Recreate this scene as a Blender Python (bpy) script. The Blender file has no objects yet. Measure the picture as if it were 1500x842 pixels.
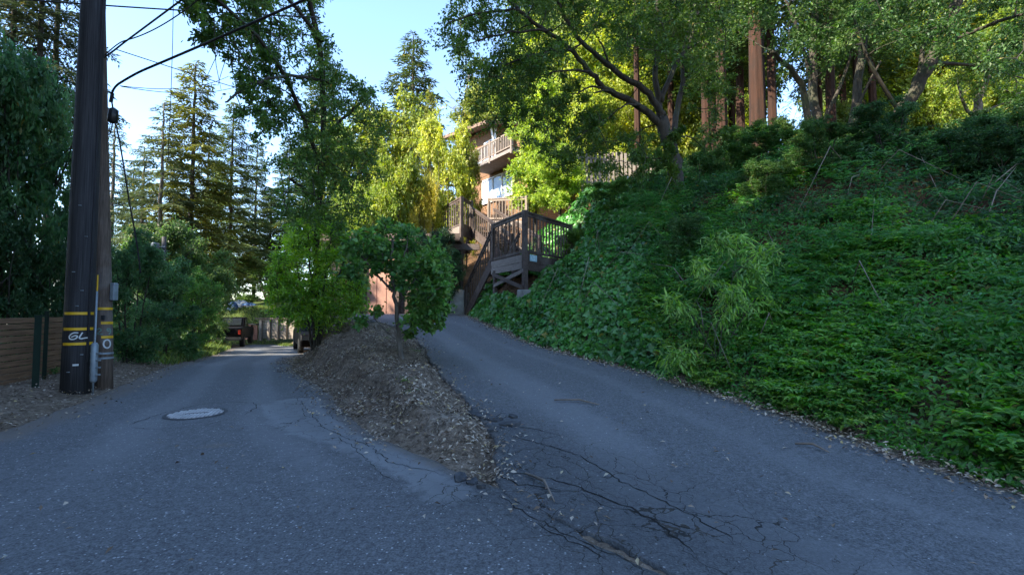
import bpy, math, random
import numpy as np
from mathutils import Vector, Matrix
R = math.radians
random.seed(7)
C = bpy.context.scene.collection
F, U0, V0, CAMZ, TH = 700.0, 750.0, 421.0, 1.3, R(2.782)
CT, ST = math.cos(TH), math.sin(TH)

def ray(u, v):
    zc = (V0 - v) / F
    return np.array([(u - U0) / F, CT - ST * zc, ST + CT * zc])
def P(u, v, Y):
    d = ray(u, v); t = Y / d[1]
    return np.array([d[0] * t, Y, CAMZ + d[2] * t])

# ------------------------------------------------------------------ noise
def _h(ix, iy, s):
    n = (ix.astype(np.int64) * 374761393 + iy.astype(np.int64) * 668265263 + s * 982451653) & 0xffffffff
    n = ((n ^ (n >> 13)) * 1274126177) & 0xffffffff
    return ((n ^ (n >> 16)) & 0xffff) / 65535.0
def vnoise(x, y, s=0):
    x = np.asarray(x, float); y = np.asarray(y, float)
    ix = np.floor(x); iy = np.floor(y); fx = x - ix; fy = y - iy
    fx = fx * fx * (3 - 2 * fx); fy = fy * fy * (3 - 2 * fy)
    a = _h(ix, iy, s); b = _h(ix + 1, iy, s); c = _h(ix, iy + 1, s); d = _h(ix + 1, iy + 1, s)
    return a + (b - a) * fx + (c - a) * fy + (a - b - c + d) * fx * fy
def fbm(x, y, s=0, o=4):
    r = 0; a = .5
    for k in range(o):
        r = r + a * vnoise(x * 2 ** k, y * 2 ** k, s + k); a *= .5
    return r
def sm(a, b, x):
    t = np.clip((x - a) / (b - a), 0, 1); return t * t * (3 - 2 * t)
def curve(pts):
    xs = np.array([p[0] for p in pts], float); ys = np.array([p[1] for p in pts], float)
    m = np.gradient(ys, xs)
    def f(x):
        x = np.asarray(x, float); xc = np.clip(x, xs[0], xs[-1])
        i = np.clip(np.searchsorted(xs, xc) - 1, 0, len(xs) - 2)
        h = xs[i + 1] - xs[i]; t = (xc - xs[i]) / h
        v = (2*t**3-3*t*t+1)*ys[i] + (t**3-2*t*t+t)*h*m[i] + (-2*t**3+3*t*t)*ys[i+1] + (t**3-t*t)*h*m[i+1]
        return v + np.where(x > xs[-1], (x - xs[-1]) * m[-1], 0) + np.where(x < xs[0], (x - xs[0]) * m[0], 0)
    return f

# ------------------------------------------------------------------ the lie of the land
_zd = curve([(2, 0), (4, .02), (5, .09), (6, .19), (7.5, .34), (9.5, .52), (12, .84), (14, 1.07), (16, 1.15), (19, 1.17), (24, 1.2)])
def zD(y): return np.clip(_zd(y), 0, 1.2)
_zr = curve([(6, 0), (9, 0), (12, -.07), (18, -.38), (24, -.6), (30, -.82), (40, -1.0), (60, -1.0)])
def zR(y): return np.where(np.asarray(y) < 9, 0, np.clip(_zr(y), -1.0, 0))
XR = curve([(-10, 7.6), (0, 4.42), (3.3, 3.55), (5.3, 2.98), (7.3, 2.05), (9.5, .72), (11.7, -.28), (14, -1.15), (17, -1.6), (22, -1.8), (30, -1.8)])
XL = curve([(-10, 8.0), (0, 2.6), (2.35, .8), (3.6, -.08), (4.9, -.2), (5.8, -.52), (8.2, -1.35), (11.4, -2.46), (12.7, -3.3), (14, -4.6), (15, -5.4), (17, -5.8), (24, -6)])
RR = curve([(3.55, -.10), (4.1, -.62), (4.9, -1.34), (7.6, -2.9), (10.1, -4.5), (13, -6.0), (16, -7.2), (20, -8.6), (24, -10.0), (30, -13.6), (36, -18)])
RL = curve([(-10, -5.2), (0, -5.2), (4.9, -5.4), (7.3, -6.3), (12.9, -8.9), (16, -10.3), (20, -12.2), (24, -14.2), (30, -18), (36, -24)])
LAND = [(.33, 12.3), (1.81, 14.4), (.87, 16.4), (-.61, 14.3)]
def poly_dist(px, py, poly):
    """signed distance (positive inside) to a polygon"""
    best = np.full(px.shape, 1e9); ins = np.zeros(px.shape, bool); n = len(poly)
    for i in range(n):
        a = poly[i]; b = poly[(i + 1) % n]
        dx, dy = b[0] - a[0], b[1] - a[1]; t = np.clip(((px - a[0]) * dx + (py - a[1]) * dy) / (dx * dx + dy * dy + 1e-9), 0, 1)
        best = np.minimum(best, np.hypot(px - a[0] - t * dx, py - a[1] - t * dy))
        c = ((a[1] > py) != (b[1] > py)) & (px < dx * (py - a[1]) / (dy if abs(dy) > 1e-9 else 1e-9) + a[0]); ins ^= c
    return np.where(ins, best, -best)
def gapw(y): return np.where(y > 3.55, XL(y) - RR(y), 0)
def H(x, y, raw=False):
    x = np.asarray(x, float); y = np.asarray(y, float)
    x, y = np.broadcast_arrays(x, y)
    zr = zR(y); zd = zD(y)
    rl, rr, xl, xr = RL(y), RR(y), XL(y), XR(y)
    n1 = fbm(x * .9, y * .9, 3); n2 = fbm(x * 4, y * 4, 11); n3 = fbm(x * 11, y * 11, 17, 3)
    # left verge
    d = np.maximum(rl - x, 0)
    left = zr + .16 * sm(0, 1.2, d) + .25 * sm(1.5, 7, d) + (n1 - .47) * .25 * sm(.2, 3, d) + (n2 - .47) * .06 * sm(0, .6, d)
    left = left - 14 * sm(42, 120, y) - 6 * sm(20, 80, -x)
    # bank between road and driveway
    w = np.maximum(xl - rr, .02); t = np.clip(x - rr, 0, w)
    rise = zd - zr
    steep = .22 * t + 1.1 * np.maximum(t - .32 - .25 * n1, 0)
    q = t / w
    b = np.minimum(steep, rise * (.35 + .65 * q) + .18 * np.sin(np.pi * np.clip(q, 0, 1)) * sm(.3, 1.4, w))
    k = sm(0, .15, t) * sm(0, .25, w - t)
    bank = zr + np.minimum(b, 1.4) - .05 * sm(.3, .0, w - t) + k * ((n2 - .47) * .36 + (n3 - .44) * .18) * sm(.2, 2.0, w)
    # hill on the right
    d = np.maximum(x - xr, 0) * .88
    fx = sm(11, 6, x)
    s = .53 + (.29 * sm(5.5, 10.5, y) + .3 * sm(12, 16, y)) * fx
    top = 4.6 - 1.2 * sm(8, 14, y)
    hill = np.where(d < top, s * d, s * top + (.20 + .16 * fx) * (d - top))
    hill = hill * sm(-.25, .7, d) * 1.0 + zd
    hill = hill + (n1 - .47) * .9 * sm(.5, 4, d) + (n2 - .47) * .12 * sm(.1, 1, d)
    hill = np.minimum(hill, 9.6 + .08 * d)
    ld = poly_dist(x, y, LAND)          # the bank is dug back round the stair landing
    hill = np.where(hill > 2.3, 2.3 + (hill - 2.3) * sm(.15, 1.0, -ld), hill)
    z = np.where(x < rl, left, zr)
    mid = (x > rr) & (x < xl) & (y > 3.55)
    z = np.where(mid, bank, z)
    z = np.where((x >= xl) & (x <= xr), zd, z)
    z = np.where(x > xr, hill, z)
    # hillside behind the parking pad
    back = 1.2 + .56 * (y - 20.0) + (n1 - .47) * .8
    back = np.minimum(back, 9.2)
    wx = sm(-9.6, -5.6, x - .0 * y) * sm(20, 22, y)
    bk = np.where(y > 20, z + (np.maximum(back, z) - z) * wx, z)
    z = np.where((y > 20), bk, z)
    z = z + 2.5 * sm(30.6, 36, y) * sm(-8, -12, x) * sm(-40, -26, x)
    if not raw:
        e = np.minimum(np.minimum(x - xl, xr - x), np.minimum(21 - y, 10))
        z = z - .05 * sm(.02, .16, e)
        e = np.minimum(x - rl, np.where(y > 3.55, rr, xl) - x)
        z = z - .05 * sm(.02, .16, np.minimum(e, 29.4 - y))
    return z
def G(u, v, y0=2.0, y1=60):
    """where the ray through a pixel meets the land"""
    d = ray(u, v); prev = None
    ys = np.arange(y0, y1, .03); t = ys / d[1]
    f = CAMZ + d[2] * t - H(d[0] * t, ys, True)
    i = np.argmax(f < 0)
    y = ys[i]; return np.array([d[0] * y / d[1], y, float(H(d[0] * y / d[1], y, True))])

# ------------------------------------------------------------------ mesh helpers
def fast_mesh(name, V, loops, starts, attrs=None, smooth=False):
    me = bpy.data.meshes.new(name)
    me.vertices.add(len(V)); me.vertices.foreach_set('co', np.ascontiguousarray(V, np.float32).ravel())
    me.loops.add(len(loops)); me.loops.foreach_set('vertex_index', np.ascontiguousarray(loops, np.int32))
    me.polygons.add(len(starts)); me.polygons.foreach_set('loop_start', np.ascontiguousarray(starts, np.int32))
    if smooth: me.polygons.foreach_set('use_smooth', np.ones(len(starts), bool))
    for k, a in (attrs or {}).items():
        at = me.attributes.new(k, 'FLOAT', 'POINT'); at.data.foreach_set('value', np.ascontiguousarray(a, np.float32))
    me.update(calc_edges=True); me.validate()
    return me
def link(name, me, mat, parent=None, loc=None):
    o = bpy.data.objects.new(name, me); C.objects.link(o)
    if mat:
        me.materials.clear(); me.materials.append(mat)
    if parent: o.parent = parent
    if loc is not None: o.location = loc
    return o
def tag(o, label=None, cat=None, group=None, kind=None):
    if label: o['label'] = label
    if cat: o['category'] = cat
    if group: o['group'] = group
    if kind: o['kind'] = kind
    return o
def thing(name, label, cat, loc=(0, 0, 0), rz=0, group=None):
    o = bpy.data.objects.new(name, None); C.objects.link(o)
    o.location = loc; o.rotation_euler = (0, 0, rz); o.empty_display_size = .2
    return tag(o, label, cat, group)
def copy_tree(o, parent=None):
    c = o.copy(); C.objects.link(c)
    if parent: c.parent = parent
    for ch in list(o.children): copy_tree(ch, c)
    return c

class MB:
    def __init__(s): s.v = []; s.f = []
    def add(s, vs, fs):
        n = len(s.v); s.v += [tuple(map(float, a)) for a in vs]; s.f += [tuple(i + n for i in f) for f in fs]; return s
    def box(s, c, d, M=None, bev=0):
        x, y, z = d[0] / 2, d[1] / 2, d[2] / 2
        vs = [Vector(p) for p in ((-x,-y,-z),(x,-y,-z),(x,y,-z),(-x,y,-z),(-x,-y,z),(x,-y,z),(x,y,z),(-x,y,z))]
        if M is not None: vs = [M @ p for p in vs]
        return s.add([p + Vector(c) for p in vs], [(0,3,2,1),(4,5,6,7),(0,1,5,4),(1,2,6,5),(2,3,7,6),(3,0,4,7)])
    def beam(s, a, b, w, h, up=(0, 0, 1)):
        a = Vector(a); b = Vector(b); d = (b - a); L = d.length; x = d.normalized()
        y = Vector(up).cross(x)
        if y.length < 1e-4: y = Vector((1, 0, 0))
        y.normalize(); z = x.cross(y)
        M = Matrix((x, y, z)).transposed()
        return s.box((a + b) / 2, (L, w, h), M)
    def tube(s, pts, rad, n=8, jag=0, seed=0):
        pts = [Vector(p) for p in pts]; rn = random.Random(seed)
        if not hasattr(rad, '__len__'): rad = [rad] * len(pts)
        ref = Vector((0, 0, 1)); vs = []
        d0 = (pts[-1] - pts[0]).normalized()
        if abs(d0.z) > .9: ref = Vector((1, 0, 0))
        jg = [1 + rn.uniform(-jag, jag) for _ in range(n)]
        for i, p in enumerate(pts):
            d = (pts[min(i + 1, len(pts) - 1)] - pts[max(i - 1, 0)]).normalized()
            a = ref.cross(d)
            if a.length < 1e-3: a = Vector((0, 1, 0)).cross(d)
            a.normalize(); b = d.cross(a)
            for k in range(n):
                t = 2 * math.pi * k / n
                r = rad[i] * (jg[k] + (rn.uniform(-jag, jag) * .5 if jag else 0))
                vs.append(p + (a * math.cos(t) + b * math.sin(t)) * r)
        fs = []
        for i in range(len(pts) - 1):
            for k in range(n):
                k2 = (k + 1) % n
                fs.append((i*n+k, i*n+k2, (i+1)*n+k2, (i+1)*n+k))
        fs.append(tuple(range(n - 1, -1, -1))); fs.append(tuple((len(pts)-1)*n + k for k in range(n)))
        return s.add(vs, fs)
    def prism(s, prof, y0, y1, M=None):
        """profile in x-z, extruded along y"""
        n = len(prof); vs = [Vector((p[0], y0, p[1])) for p in prof] + [Vector((p[0], y1, p[1])) for p in prof]
        if M is not None: vs = [M @ v for v in vs]
        fs = [tuple(range(n)), tuple(range(2*n-1, n-1, -1))] + [(i, i+n, (i+1) % n + n, (i+1) % n) for i in range(n)]
        return s.add(vs, fs)
    def mesh(s, name, smooth=False):
        me = bpy.data.meshes.new(name); me.from_pydata(s.v, [], s.f); me.update()
        if smooth:
            for p in me.polygons: p.use_smooth = len(p.vertices) == 4
        return me
    def build(s, name, mat, parent=None, smooth=False, bevel=0):
        o = link(name, s.mesh(name, smooth), mat, parent)
        if bevel:
            m = o.modifiers.new('b', 'BEVEL'); m.width = bevel; m.segments = 2; m.limit_method = 'ANGLE'
        return o

# ------------------------------------------------------------------ materials
class N:
    def __init__(s, name):
        s.m = bpy.data.materials.new(name); s.m.use_nodes = True; s.t = s.m.node_tree; s.t.nodes.clear()
        s.out = s.t.nodes.new('ShaderNodeOutputMaterial')
    def n(s, typ, inp=None, **kw):
        nd = s.t.nodes.new('ShaderNode' + typ)
        for k, v in kw.items(): setattr(nd, k, v)
        for k, v in (inp or {}).items():
            if hasattr(v, 'is_output'): s.t.links.new(v, nd.inputs[k])
            else: nd.inputs[k].default_value = v
        return nd
    def l(s, a, b): s.t.links.new(a, b)
    def coord(s, kind='Object', scale=(1, 1, 1)):
        tc = s.n('TexCoord'); mp = s.n('Mapping', {'Vector': tc.outputs[kind], 'Scale': scale}); return mp.outputs[0]
    def noise(s, vec, scale, detail=5, rough=.6, dist=0):
        return s.n('TexNoise', {'Vector': vec, 'Scale': scale, 'Detail': detail, 'Roughness': rough, 'Distortion': dist}).outputs['Fac']
    def ramp(s, fac, stops):
        r = s.n('ValToRGB', {'Fac': fac}); e = r.color_ramp.elements
        while len(e) < len(stops): e.new(.5)
        for k, (p, c) in zip(e, stops): k.position = p; k.color = (*c, 1) if len(c) == 3 else c
        return r.outputs[0]
    def mix(s, fac, a, b, blend='MIX'):
        m = s.n('Mix', data_type='RGBA', blend_type=blend)
        for k, v in ((0, fac), (6, a), (7, b)):
            if hasattr(v, 'is_output'): s.l(v, m.inputs[k])
            else: m.inputs[k].default_value = v if k == 0 else ((*v, 1) if len(v) == 3 else v)
        return m.outputs[2]
    def math(s, op, a, b=0.0, c=0.0, clamp=False):
        m = s.n('Math', operation=op, use_clamp=clamp)
        for k, v in enumerate((a, b, c)):
            if hasattr(v, 'is_output'): s.l(v, m.inputs[k])
            else: m.inputs[k].default_value = v
        return m.outputs[0]
    def mr(s, v, a, b, c=0.0, d=1.0):
        return s.n('MapRange', {'Value': v, 'From Min': a, 'From Max': b, 'To Min': c, 'To Max': d}).outputs[0]
    def attr(s, name): return s.n('Attribute', attribute_name=name).outputs['Fac']
    def bsdf(s, col, rough=.8, bump=None, bs=.3, bd=.01, metal=0, spec=.4):
        p = s.n('BsdfPrincipled', {'Metallic': metal, 'Specular IOR Level': spec})
        for k, v in (('Base Color', col), ('Roughness', rough)):
            if hasattr(v, 'is_output'): s.l(v, p.inputs[k])
            else: p.inputs[k].default_value = (*v, 1) if k == 'Base Color' and len(v) == 3 else v
        if bump is not None:
            b = s.n('Bump', {'Height': bump, 'Strength': bs, 'Distance': bd}); s.l(b.outputs[0], p.inputs['Normal'])
        s.l(p.outputs[0], s.out.inputs[0]); return p

def mat_plain(name, col, rough=.7, var=.25, scale=6, metal=0, bs=.2, spec=.4, stretch=(1, 1, 1)):
    m = N(name); v = m.coord('Object', stretch); n = m.noise(v, scale)
    a = tuple(c * (1 - var) for c in col); b = tuple(min(1, c * (1 + var)) for c in col)
    m.bsdf(m.ramp(n, [(.3, a), (.7, b)]), rough, n, bs, .01, metal, spec); return m.m
def mat_wood(name, c1, c2, stretch=(12, 12, .8), rough=.8, worn=None):
    m = N(name); v = m.coord('Object', stretch)
    n = m.noise(v, 3, 8, .65); n2 = m.noise(m.coord(), 1.4, 4)
    col = m.ramp(n, [(.3, c1), (.7, c2)])
    if worn: col = m.mix(m.mr(n2, .5, .75), col, worn)
    m.bsdf(col, rough, n, .5, .01); return m.m
def mat_leaf(name, trans=.35, rough=.45, yellow=.012, hue=.03):
    m = N(name); oi = m.n('ObjectInfo'); r = m.attr('rnd'); oc = oi.outputs['Color']
    r2 = m.math('FRACT', m.math('MULTIPLY', r, 37.7)); r3 = m.math('FRACT', m.math('MULTIPLY', r, 113.3))
    h = m.n('HueSaturation', {'Hue': m.math('ADD', m.mr(r2, 0, 1, -hue * .6, hue * .6), m.mr(r, 0, 1, .5 + hue * .9, .5 - hue * .9)), 'Saturation': m.mr(r3, 0, 1, .8, 1.1),
                              'Value': m.mr(r, 0, 1, .45, 1.85), 'Color': oc}).outputs[0]
    col = m.mix(m.math('GREATER_THAN', r3, 1 - yellow), h, (.20, .18, .035))
    back = m.n('HueSaturation', {'Hue': .485, 'Saturation': 1.1, 'Value': 1.7, 'Color': col}).outputs[0]
    p = m.n('BsdfPrincipled', {'Base Color': col, 'Roughness': rough, 'Specular IOR Level': .42})
    t = m.n('BsdfTranslucent', {'Color': back})
    mx = m.n('MixShader', {0: trans, 1: p.outputs[0], 2: t.outputs[0]}); m.l(mx.outputs[0], m.out.inputs[0])
    return m.m

M = {}
M['leaf'] = mat_leaf('leaf', .42, .48)
M['needle'] = mat_leaf('needle', .25, .6, .03, .02)
M['ivyleaf'] = mat_leaf('ivy_leaf', .22, .35, .02, .02)
M['bark'] = mat_wood('bark', (.018, .014, .011), (.075, .062, .05), (6, 6, 1.2), .9, (.05, .065, .03))
M['barkgrey'] = mat_wood('bark_grey', (.06, .05, .042), (.20, .175, .15), (6, 6, 1.2), .9)
M['barkred'] = mat_wood('bark_redwood', (.007, .004, .003), (.062, .024, .013), (20, 20, .4), .95, (.02, .012, .009))
M['deck'] = mat_wood('weathered_deck_wood', (.035, .024, .021), (.105, .075, .066), (5, 5, 5), .75, (.15, .128, .12))
M['decklight'] = mat_wood('greyed_deck_board', (.13, .105, .095), (.26, .225, .21), (2.5, 2.5, 14), .8)
M['railgrey'] = mat_wood('grey_rail_wood', (.13, .10, .085), (.27, .22, .185), (8, 8, 1), .8)
M['pole_black'] = mat_wood('creosote_pole', (.004, .004, .005), (.06, .056, .058), (26, 26, .45), .8)
M['pole_brown'] = mat_wood('weathered_pole', (.05, .035, .026), (.19, .135, .10), (22, 22, .5), .85, (.20, .17, .15))
M['fence'] = mat_wood('cedar_slat', (.13, .072, .042), (.34, .20, .115), (1.2, 1.2, 16), .75)
M['fencegrey'] = mat_wood('old_fence_board', (.12, .10, .085), (.30, .26, .22), (8, 8, .8), .9)
M['fencered'] = mat_wood('red_brown_board', (.12, .05, .04), (.24, .11, .09), (8, 8, .8), .9)
M['green_metal'] = mat_plain('dark_green_metal', (.012, .03, .022), .5)
M['yellow'] = mat_plain('yellow_marker', (.75, .42, .02), .45, .12, 14)
M['white'] = mat_plain('white_paint', (.62, .62, .60), .6, .15, 30)
M['palegreen'] = mat_plain('faded_green_paint', (.16, .26, .21), .7, .3, 30)
M['conduit'] = mat_plain('grey_conduit', (.26, .30, .33), .45, .2, 8, .2)
M['black'] = mat_plain('black_plastic', (.012, .012, .014), .45)
M['wire'] = mat_plain('cable_black', (.02, .02, .024), .6)
M['conc'] = mat_plain('weathered_concrete', (.26, .26, .25), .9, .45, 2.4, 0, .4)
M['carpaint'] = mat_plain('black_car_paint', (.003, .003, .004), .45, .1, 3, 0, .0, .08)
M['glass'] = mat_plain('dark_glass', (.02, .025, .03), .06, .1, 2, 0, 0, .8)
M['tail'] = mat_plain('red_lens', (.22, .02, .015), .25, .1)
M['chrome'] = mat_plain('chrome_bumper', (.07, .072, .078), .45, .1, 5, .9)
M['tyre'] = mat_plain('tyre_rubber', (.015, .015, .015), .9)
M['pink'] = mat_plain('pinkish_stucco', (.36, .20, .155), .9, .2, 3)
M['roof'] = mat_plain('dark_roofing', (.05, .05, .055), .8, .3, 5)
M['roofbrown'] = mat_plain('brown_roof_edge', (.16, .10, .075), .8, .3, 4)
M['wframe'] = mat_plain('white_window_frame', (.74, .76, .80), .5, .05)
M['tarpb'] = mat_plain('blue_tarp', (.03, .08, .20), .7, .3, 5)
M['tarpg'] = mat_plain('grey_cover', (.35, .40, .46), .6, .3, 5)
M['rust'] = mat_plain('cast_iron', (.52, .50, .50), .5, .25, 9, .2)
M['ironbase'] = mat_plain('iron_recess', (.16, .155, .16), .6, .25, 9, .2)
M['irondark'] = mat_plain('dark_iron', (.035, .035, .04), .6, .3, 9)
M['sign'] = mat_plain('pale_blue_sign', (.30, .48, .58), .5, .1)
M['signtext'] = mat_plain('white_digits', (.86, .90, .92), .5, .03)
M['rock'] = mat_plain('pale_boulder', (.30, .28, .26), .95, .5, 3, 0, .8)
M['crack'] = mat_plain('crack_dirt', (.012, .011, .010), .95, .6, 9)
M['chunk'] = mat_plain('broken_asphalt', (.06, .061, .065), .95, .5, 14, 0, .8)
M['stick'] = mat_plain('dead_wood', (.20, .16, .13), .9, .3, 8)

def shingle():
    m = N('cedar_shingle'); v = m.coord()
    b = m.n('TexBrick', {'Vector': m.n('Mapping', {'Vector': m.n('TexCoord').outputs['Object'], 'Rotation': (R(90), 0, 0)}).outputs[0],
                         'Color1': (.24, .125, .062, 1), 'Color2': (.14, .07, .038, 1), 'Mortar': (.05, .02, .012, 1), 'Scale': 1.0,
                         'Mortar Size': .012, 'Brick Width': .16, 'Row Height': .15})
    n = m.noise(v, 9); m.bsdf(m.mix(.35, b.outputs[0], m.ramp(n, [(.3, (.10, .055, .032)), (.7, (.28, .165, .09))])), .85, b.outputs['Fac'], -.5, .02)
    return m.m
M['shingle'] = shingle()
def lattice_mat(): return M['fencered']
def window_glass():
    m = N('window_glass'); v = m.coord(); n = m.noise(v, .8)
    m.bsdf(m.ramp(n, [(.35, (.16, .20, .26)), (.65, (.42, .48, .56))]), .08, None, spec=.8); return m.m
M['wglass'] = window_glass()

def ground_mat():
    m = N('dirt_and_litter'); v = m.coord('Object')
    n1 = m.noise(v, 1.3, 8, .65); n2 = m.noise(v, 14, 6, .7); n3 = m.noise(v, 60, 4, .7)
    c = m.ramp(n1, [(.3, (.15, .108, .075)), (.52, (.27, .205, .15)), (.7, (.40, .33, .26))])
    c = m.mix(m.mr(n2, .42, .62), c, (.085, .06, .042)); c = m.mix(m.mr(n3, .56, .66, 0, .7), c, (.42, .34, .26))
    wood = m.mix(m.mr(n2, .4, .6), (.05, .035, .022), (.16, .085, .045))
    c = m.mix(m.attr('wild'), c, wood)
    grs = m.mix(m.mr(n2, .35, .65), (.035, .055, .015), (.09, .12, .035))
    c = m.mix(m.attr('grassy'), c, grs)
    vo = m.n('TexVoronoi', {'Vector': v, 'Scale': 22.0}).outputs['Distance']
    hgt = m.math('ADD', m.math('MULTIPLY', n2, .7), m.math('ADD', m.math('MULTIPLY', n3, .4), m.math('MULTIPLY', vo, .4)))
    m.bsdf(c, .95, hgt, .9, .05, spec=.2); return m.m
def asphalt(name, lo, hi, speck, streak=False):
    m = N(name); v = m.coord('Object')
    n1 = m.noise(v, .55, 6, .6); n2 = m.noise(v, 5, 6, .7); n3 = m.noise(v, 75, 3, .7)
    c = m.ramp(m.math('ADD', m.math('MULTIPLY', n1, .6), m.math('MULTIPLY', n2, .4)), [(.36, lo), (.64, hi)])
    if streak:
        mp = m.n('Mapping', {'Vector': m.n('TexCoord').outputs['Object'], 'Rotation': (0, 0, R(-28)), 'Scale': (2.2, .16, 1)}).outputs[0]
        st = m.noise(mp, 2.0, 6, .6, .4); c = m.mix(m.mr(st, .48, .66, 0, .75), c, tuple(x * .62 for x in lo))
        st2 = m.noise(mp, 5.0, 4, .6, .2); c = m.mix(m.mr(st2, .56, .7, 0, .45), c, tuple(x * 1.35 for x in hi))
    c = m.mix(m.mr(m.math('ADD', m.math('MULTIPLY', n3, .65), m.math('MULTIPLY', m.noise(v, 26, 4, .75), .35)), .38, .62, 0, .95), m.mix(.72, c, (.012, .012, .014)), tuple(x * 1.5 for x in hi))
    vo = m.n('TexVoronoi', {'Vector': v, 'Scale': 60.0, 'Randomness': 1.0}); sx = m.n('SeparateColor', {0: vo.outputs['Color']}).outputs[0]
    sp = m.math('MULTIPLY', m.math('GREATER_THAN', sx, 1 - speck), m.math('LESS_THAN', vo.outputs['Distance'], m.mr(n2, .35, .65, .2, .5)))
    ln = m.mr(m.math('ADD', m.attr('lane'), m.math('MULTIPLY', m.math('SUBTRACT', n2, .5), .7)), .25, .75)
    c = m.mix(m.math('MULTIPLY', ln, .42), c, tuple(x * 1.55 for x in hi))
    pa = m.attr('patch'); pn = m.mr(m.math('ADD', pa, m.math('MULTIPLY', m.math('SUBTRACT', n2, .5), 1.7)), .3, .72)
    c = m.mix(m.math('MULTIPLY', sp, m.math('SUBTRACT', 1.0, m.math('MULTIPLY', pn, .85))), c, (.38, .38, .38))
    c = m.mix(m.math('MULTIPLY', pn, .78), c, m.mix(n3, (.20, .205, .21), (.30, .305, .31)))
    di = m.attr('dirt'); dn = m.mr(m.math('ADD', di, m.math('MULTIPLY', m.math('SUBTRACT', n2, .5), 1.2)), .35, .75)
    c = m.mix(m.math('MULTIPLY', dn, .8), c, m.mix(n3, (.08, .062, .048), (.22, .18, .145)))
    # alligator cracking where the edge has failed
    wv = m.n('Mapping', {'Vector': m.n('VectorMath', {0: v, 1: m.n('VectorMath', {0: m.n('TexNoise', {'Vector': v, 'Scale': 4.0, 'Detail': 5.0}).outputs['Color'], 1: (.32, .32, .32)}, operation='MULTIPLY').outputs[0]}, operation='ADD').outputs[0],
                        'Rotation': (0, 0, R(-35)), 'Scale': (1.5, .85, 1)}).outputs[0]
    e1 = m.n('TexVoronoi', {'Vector': wv, 'Scale': 2.1}, feature='DISTANCE_TO_EDGE').outputs['Distance']
    e2 = m.n('TexVoronoi', {'Vector': wv, 'Scale': 4.4}, feature='DISTANCE_TO_EDGE').outputs['Distance']
    ck = m.attr('crack')
    k1 = m.math('MULTIPLY', m.math('LESS_THAN', e1, m.math('MULTIPLY', ck, m.mr(n2, .35, .65, .005, .014))), 1.0)
    k2 = m.math('LESS_THAN', e2, m.math('MULTIPLY', m.math('SUBTRACT', ck, .3), m.mr(n2, .4, .65, .004, .02)))
    kk = m.math('MAXIMUM', k1, k2)
    c = m.mix(m.math('MULTIPLY', ck, .4), c, tuple(x * .55 for x in lo))
    c = m.mix(m.math('MULTIPLY', kk, .93), c, m.mix(m.mr(n2, .5, .6), (.008, .008, .008), (.035, .026, .018)))
    hgt = m.math('SUBTRACT', m.math('ADD', m.math('MULTIPLY', n3, .5), m.math('MULTIPLY', n2, .12)), m.math('MULTIPLY', kk, 1.2))
    m.bsdf(c, m.mr(n3, .3, .7, .62, .9), hgt, .55, .012, spec=.45); return m.m
M['ground'] = ground_mat()
M['road'] = asphalt('old_road_asphalt', (.052, .055, .060), (.124, .126, .130), .075)
M['drive'] = asphalt('driveway_asphalt', (.060, .062, .067), (.125, .128, .133), .012, True)

# ------------------------------------------------------------------ setting: ground, road, driveway
def axis(a, b, st, far):
    fine = list(np.arange(a, b, st)); lo = []; hi = []; s = st; x = a
    while x > -far: s *= 1.16; x -= s; lo.append(x)
    s = st; x = fine[-1]
    while x < far: s *= 1.16; x += s; hi.append(x)
    return np.array(lo[::-1] + fine + hi)
def grid_mesh(name, X, Y, Z, attrs=None, smooth=True):
    ny, nx = X.shape; idx = np.arange(nx * ny).reshape(ny, nx)
    q = np.stack([idx[:-1, :-1], idx[:-1, 1:], idx[1:, 1:], idx[1:, :-1]], -1).reshape(-1, 4)
    return fast_mesh(name, np.stack([X, Y, Z], -1).reshape(-1, 3), q.ravel(), np.arange(len(q)) * 4, {k: a.ravel() for k, a in (attrs or {}).items()}, smooth)
gx = axis(-9, 9, .075, 420); gy = axis(2, 17, .075, 420)
GX, GY = np.meshgrid(gx, gy)
GZ = H(GX, GY)
wild = np.clip(sm(.1, .9, GX - XR(GY)) + sm(20, 21, GY) * sm(-12, -9, GX) + sm(1.5, 4, RL(GY) - GX), 0, 1)
grassy = sm(29.5, 31, GY) * sm(-10, -12, GX) + .8 * sm(.2, .8, RL(GY) - GX) * sm(12, 15, GY)
tag(link('ground', grid_mesh('ground', GX, GY, GZ, {'wild': wild, 'grassy': np.clip(grassy, 0, 1)}), M['ground']), kind='structure')

def gpoly(pts): return [G(*p)[:2] for p in pts]
patch_poly = gpoly([(372, 596), (420, 584), (470, 582), (500, 612), (545, 642), (610, 668), (690, 704), (718, 728), (660, 750), (610, 735), (575, 705), (500, 668), (420, 640), (385, 620)])
crack_poly = gpoly([(690, 606), (760, 618), (830, 655), (960, 690), (1080, 745), (1230, 830), (1190, 838), (860, 838), (760, 740), (705, 700), (715, 650)])

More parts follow.
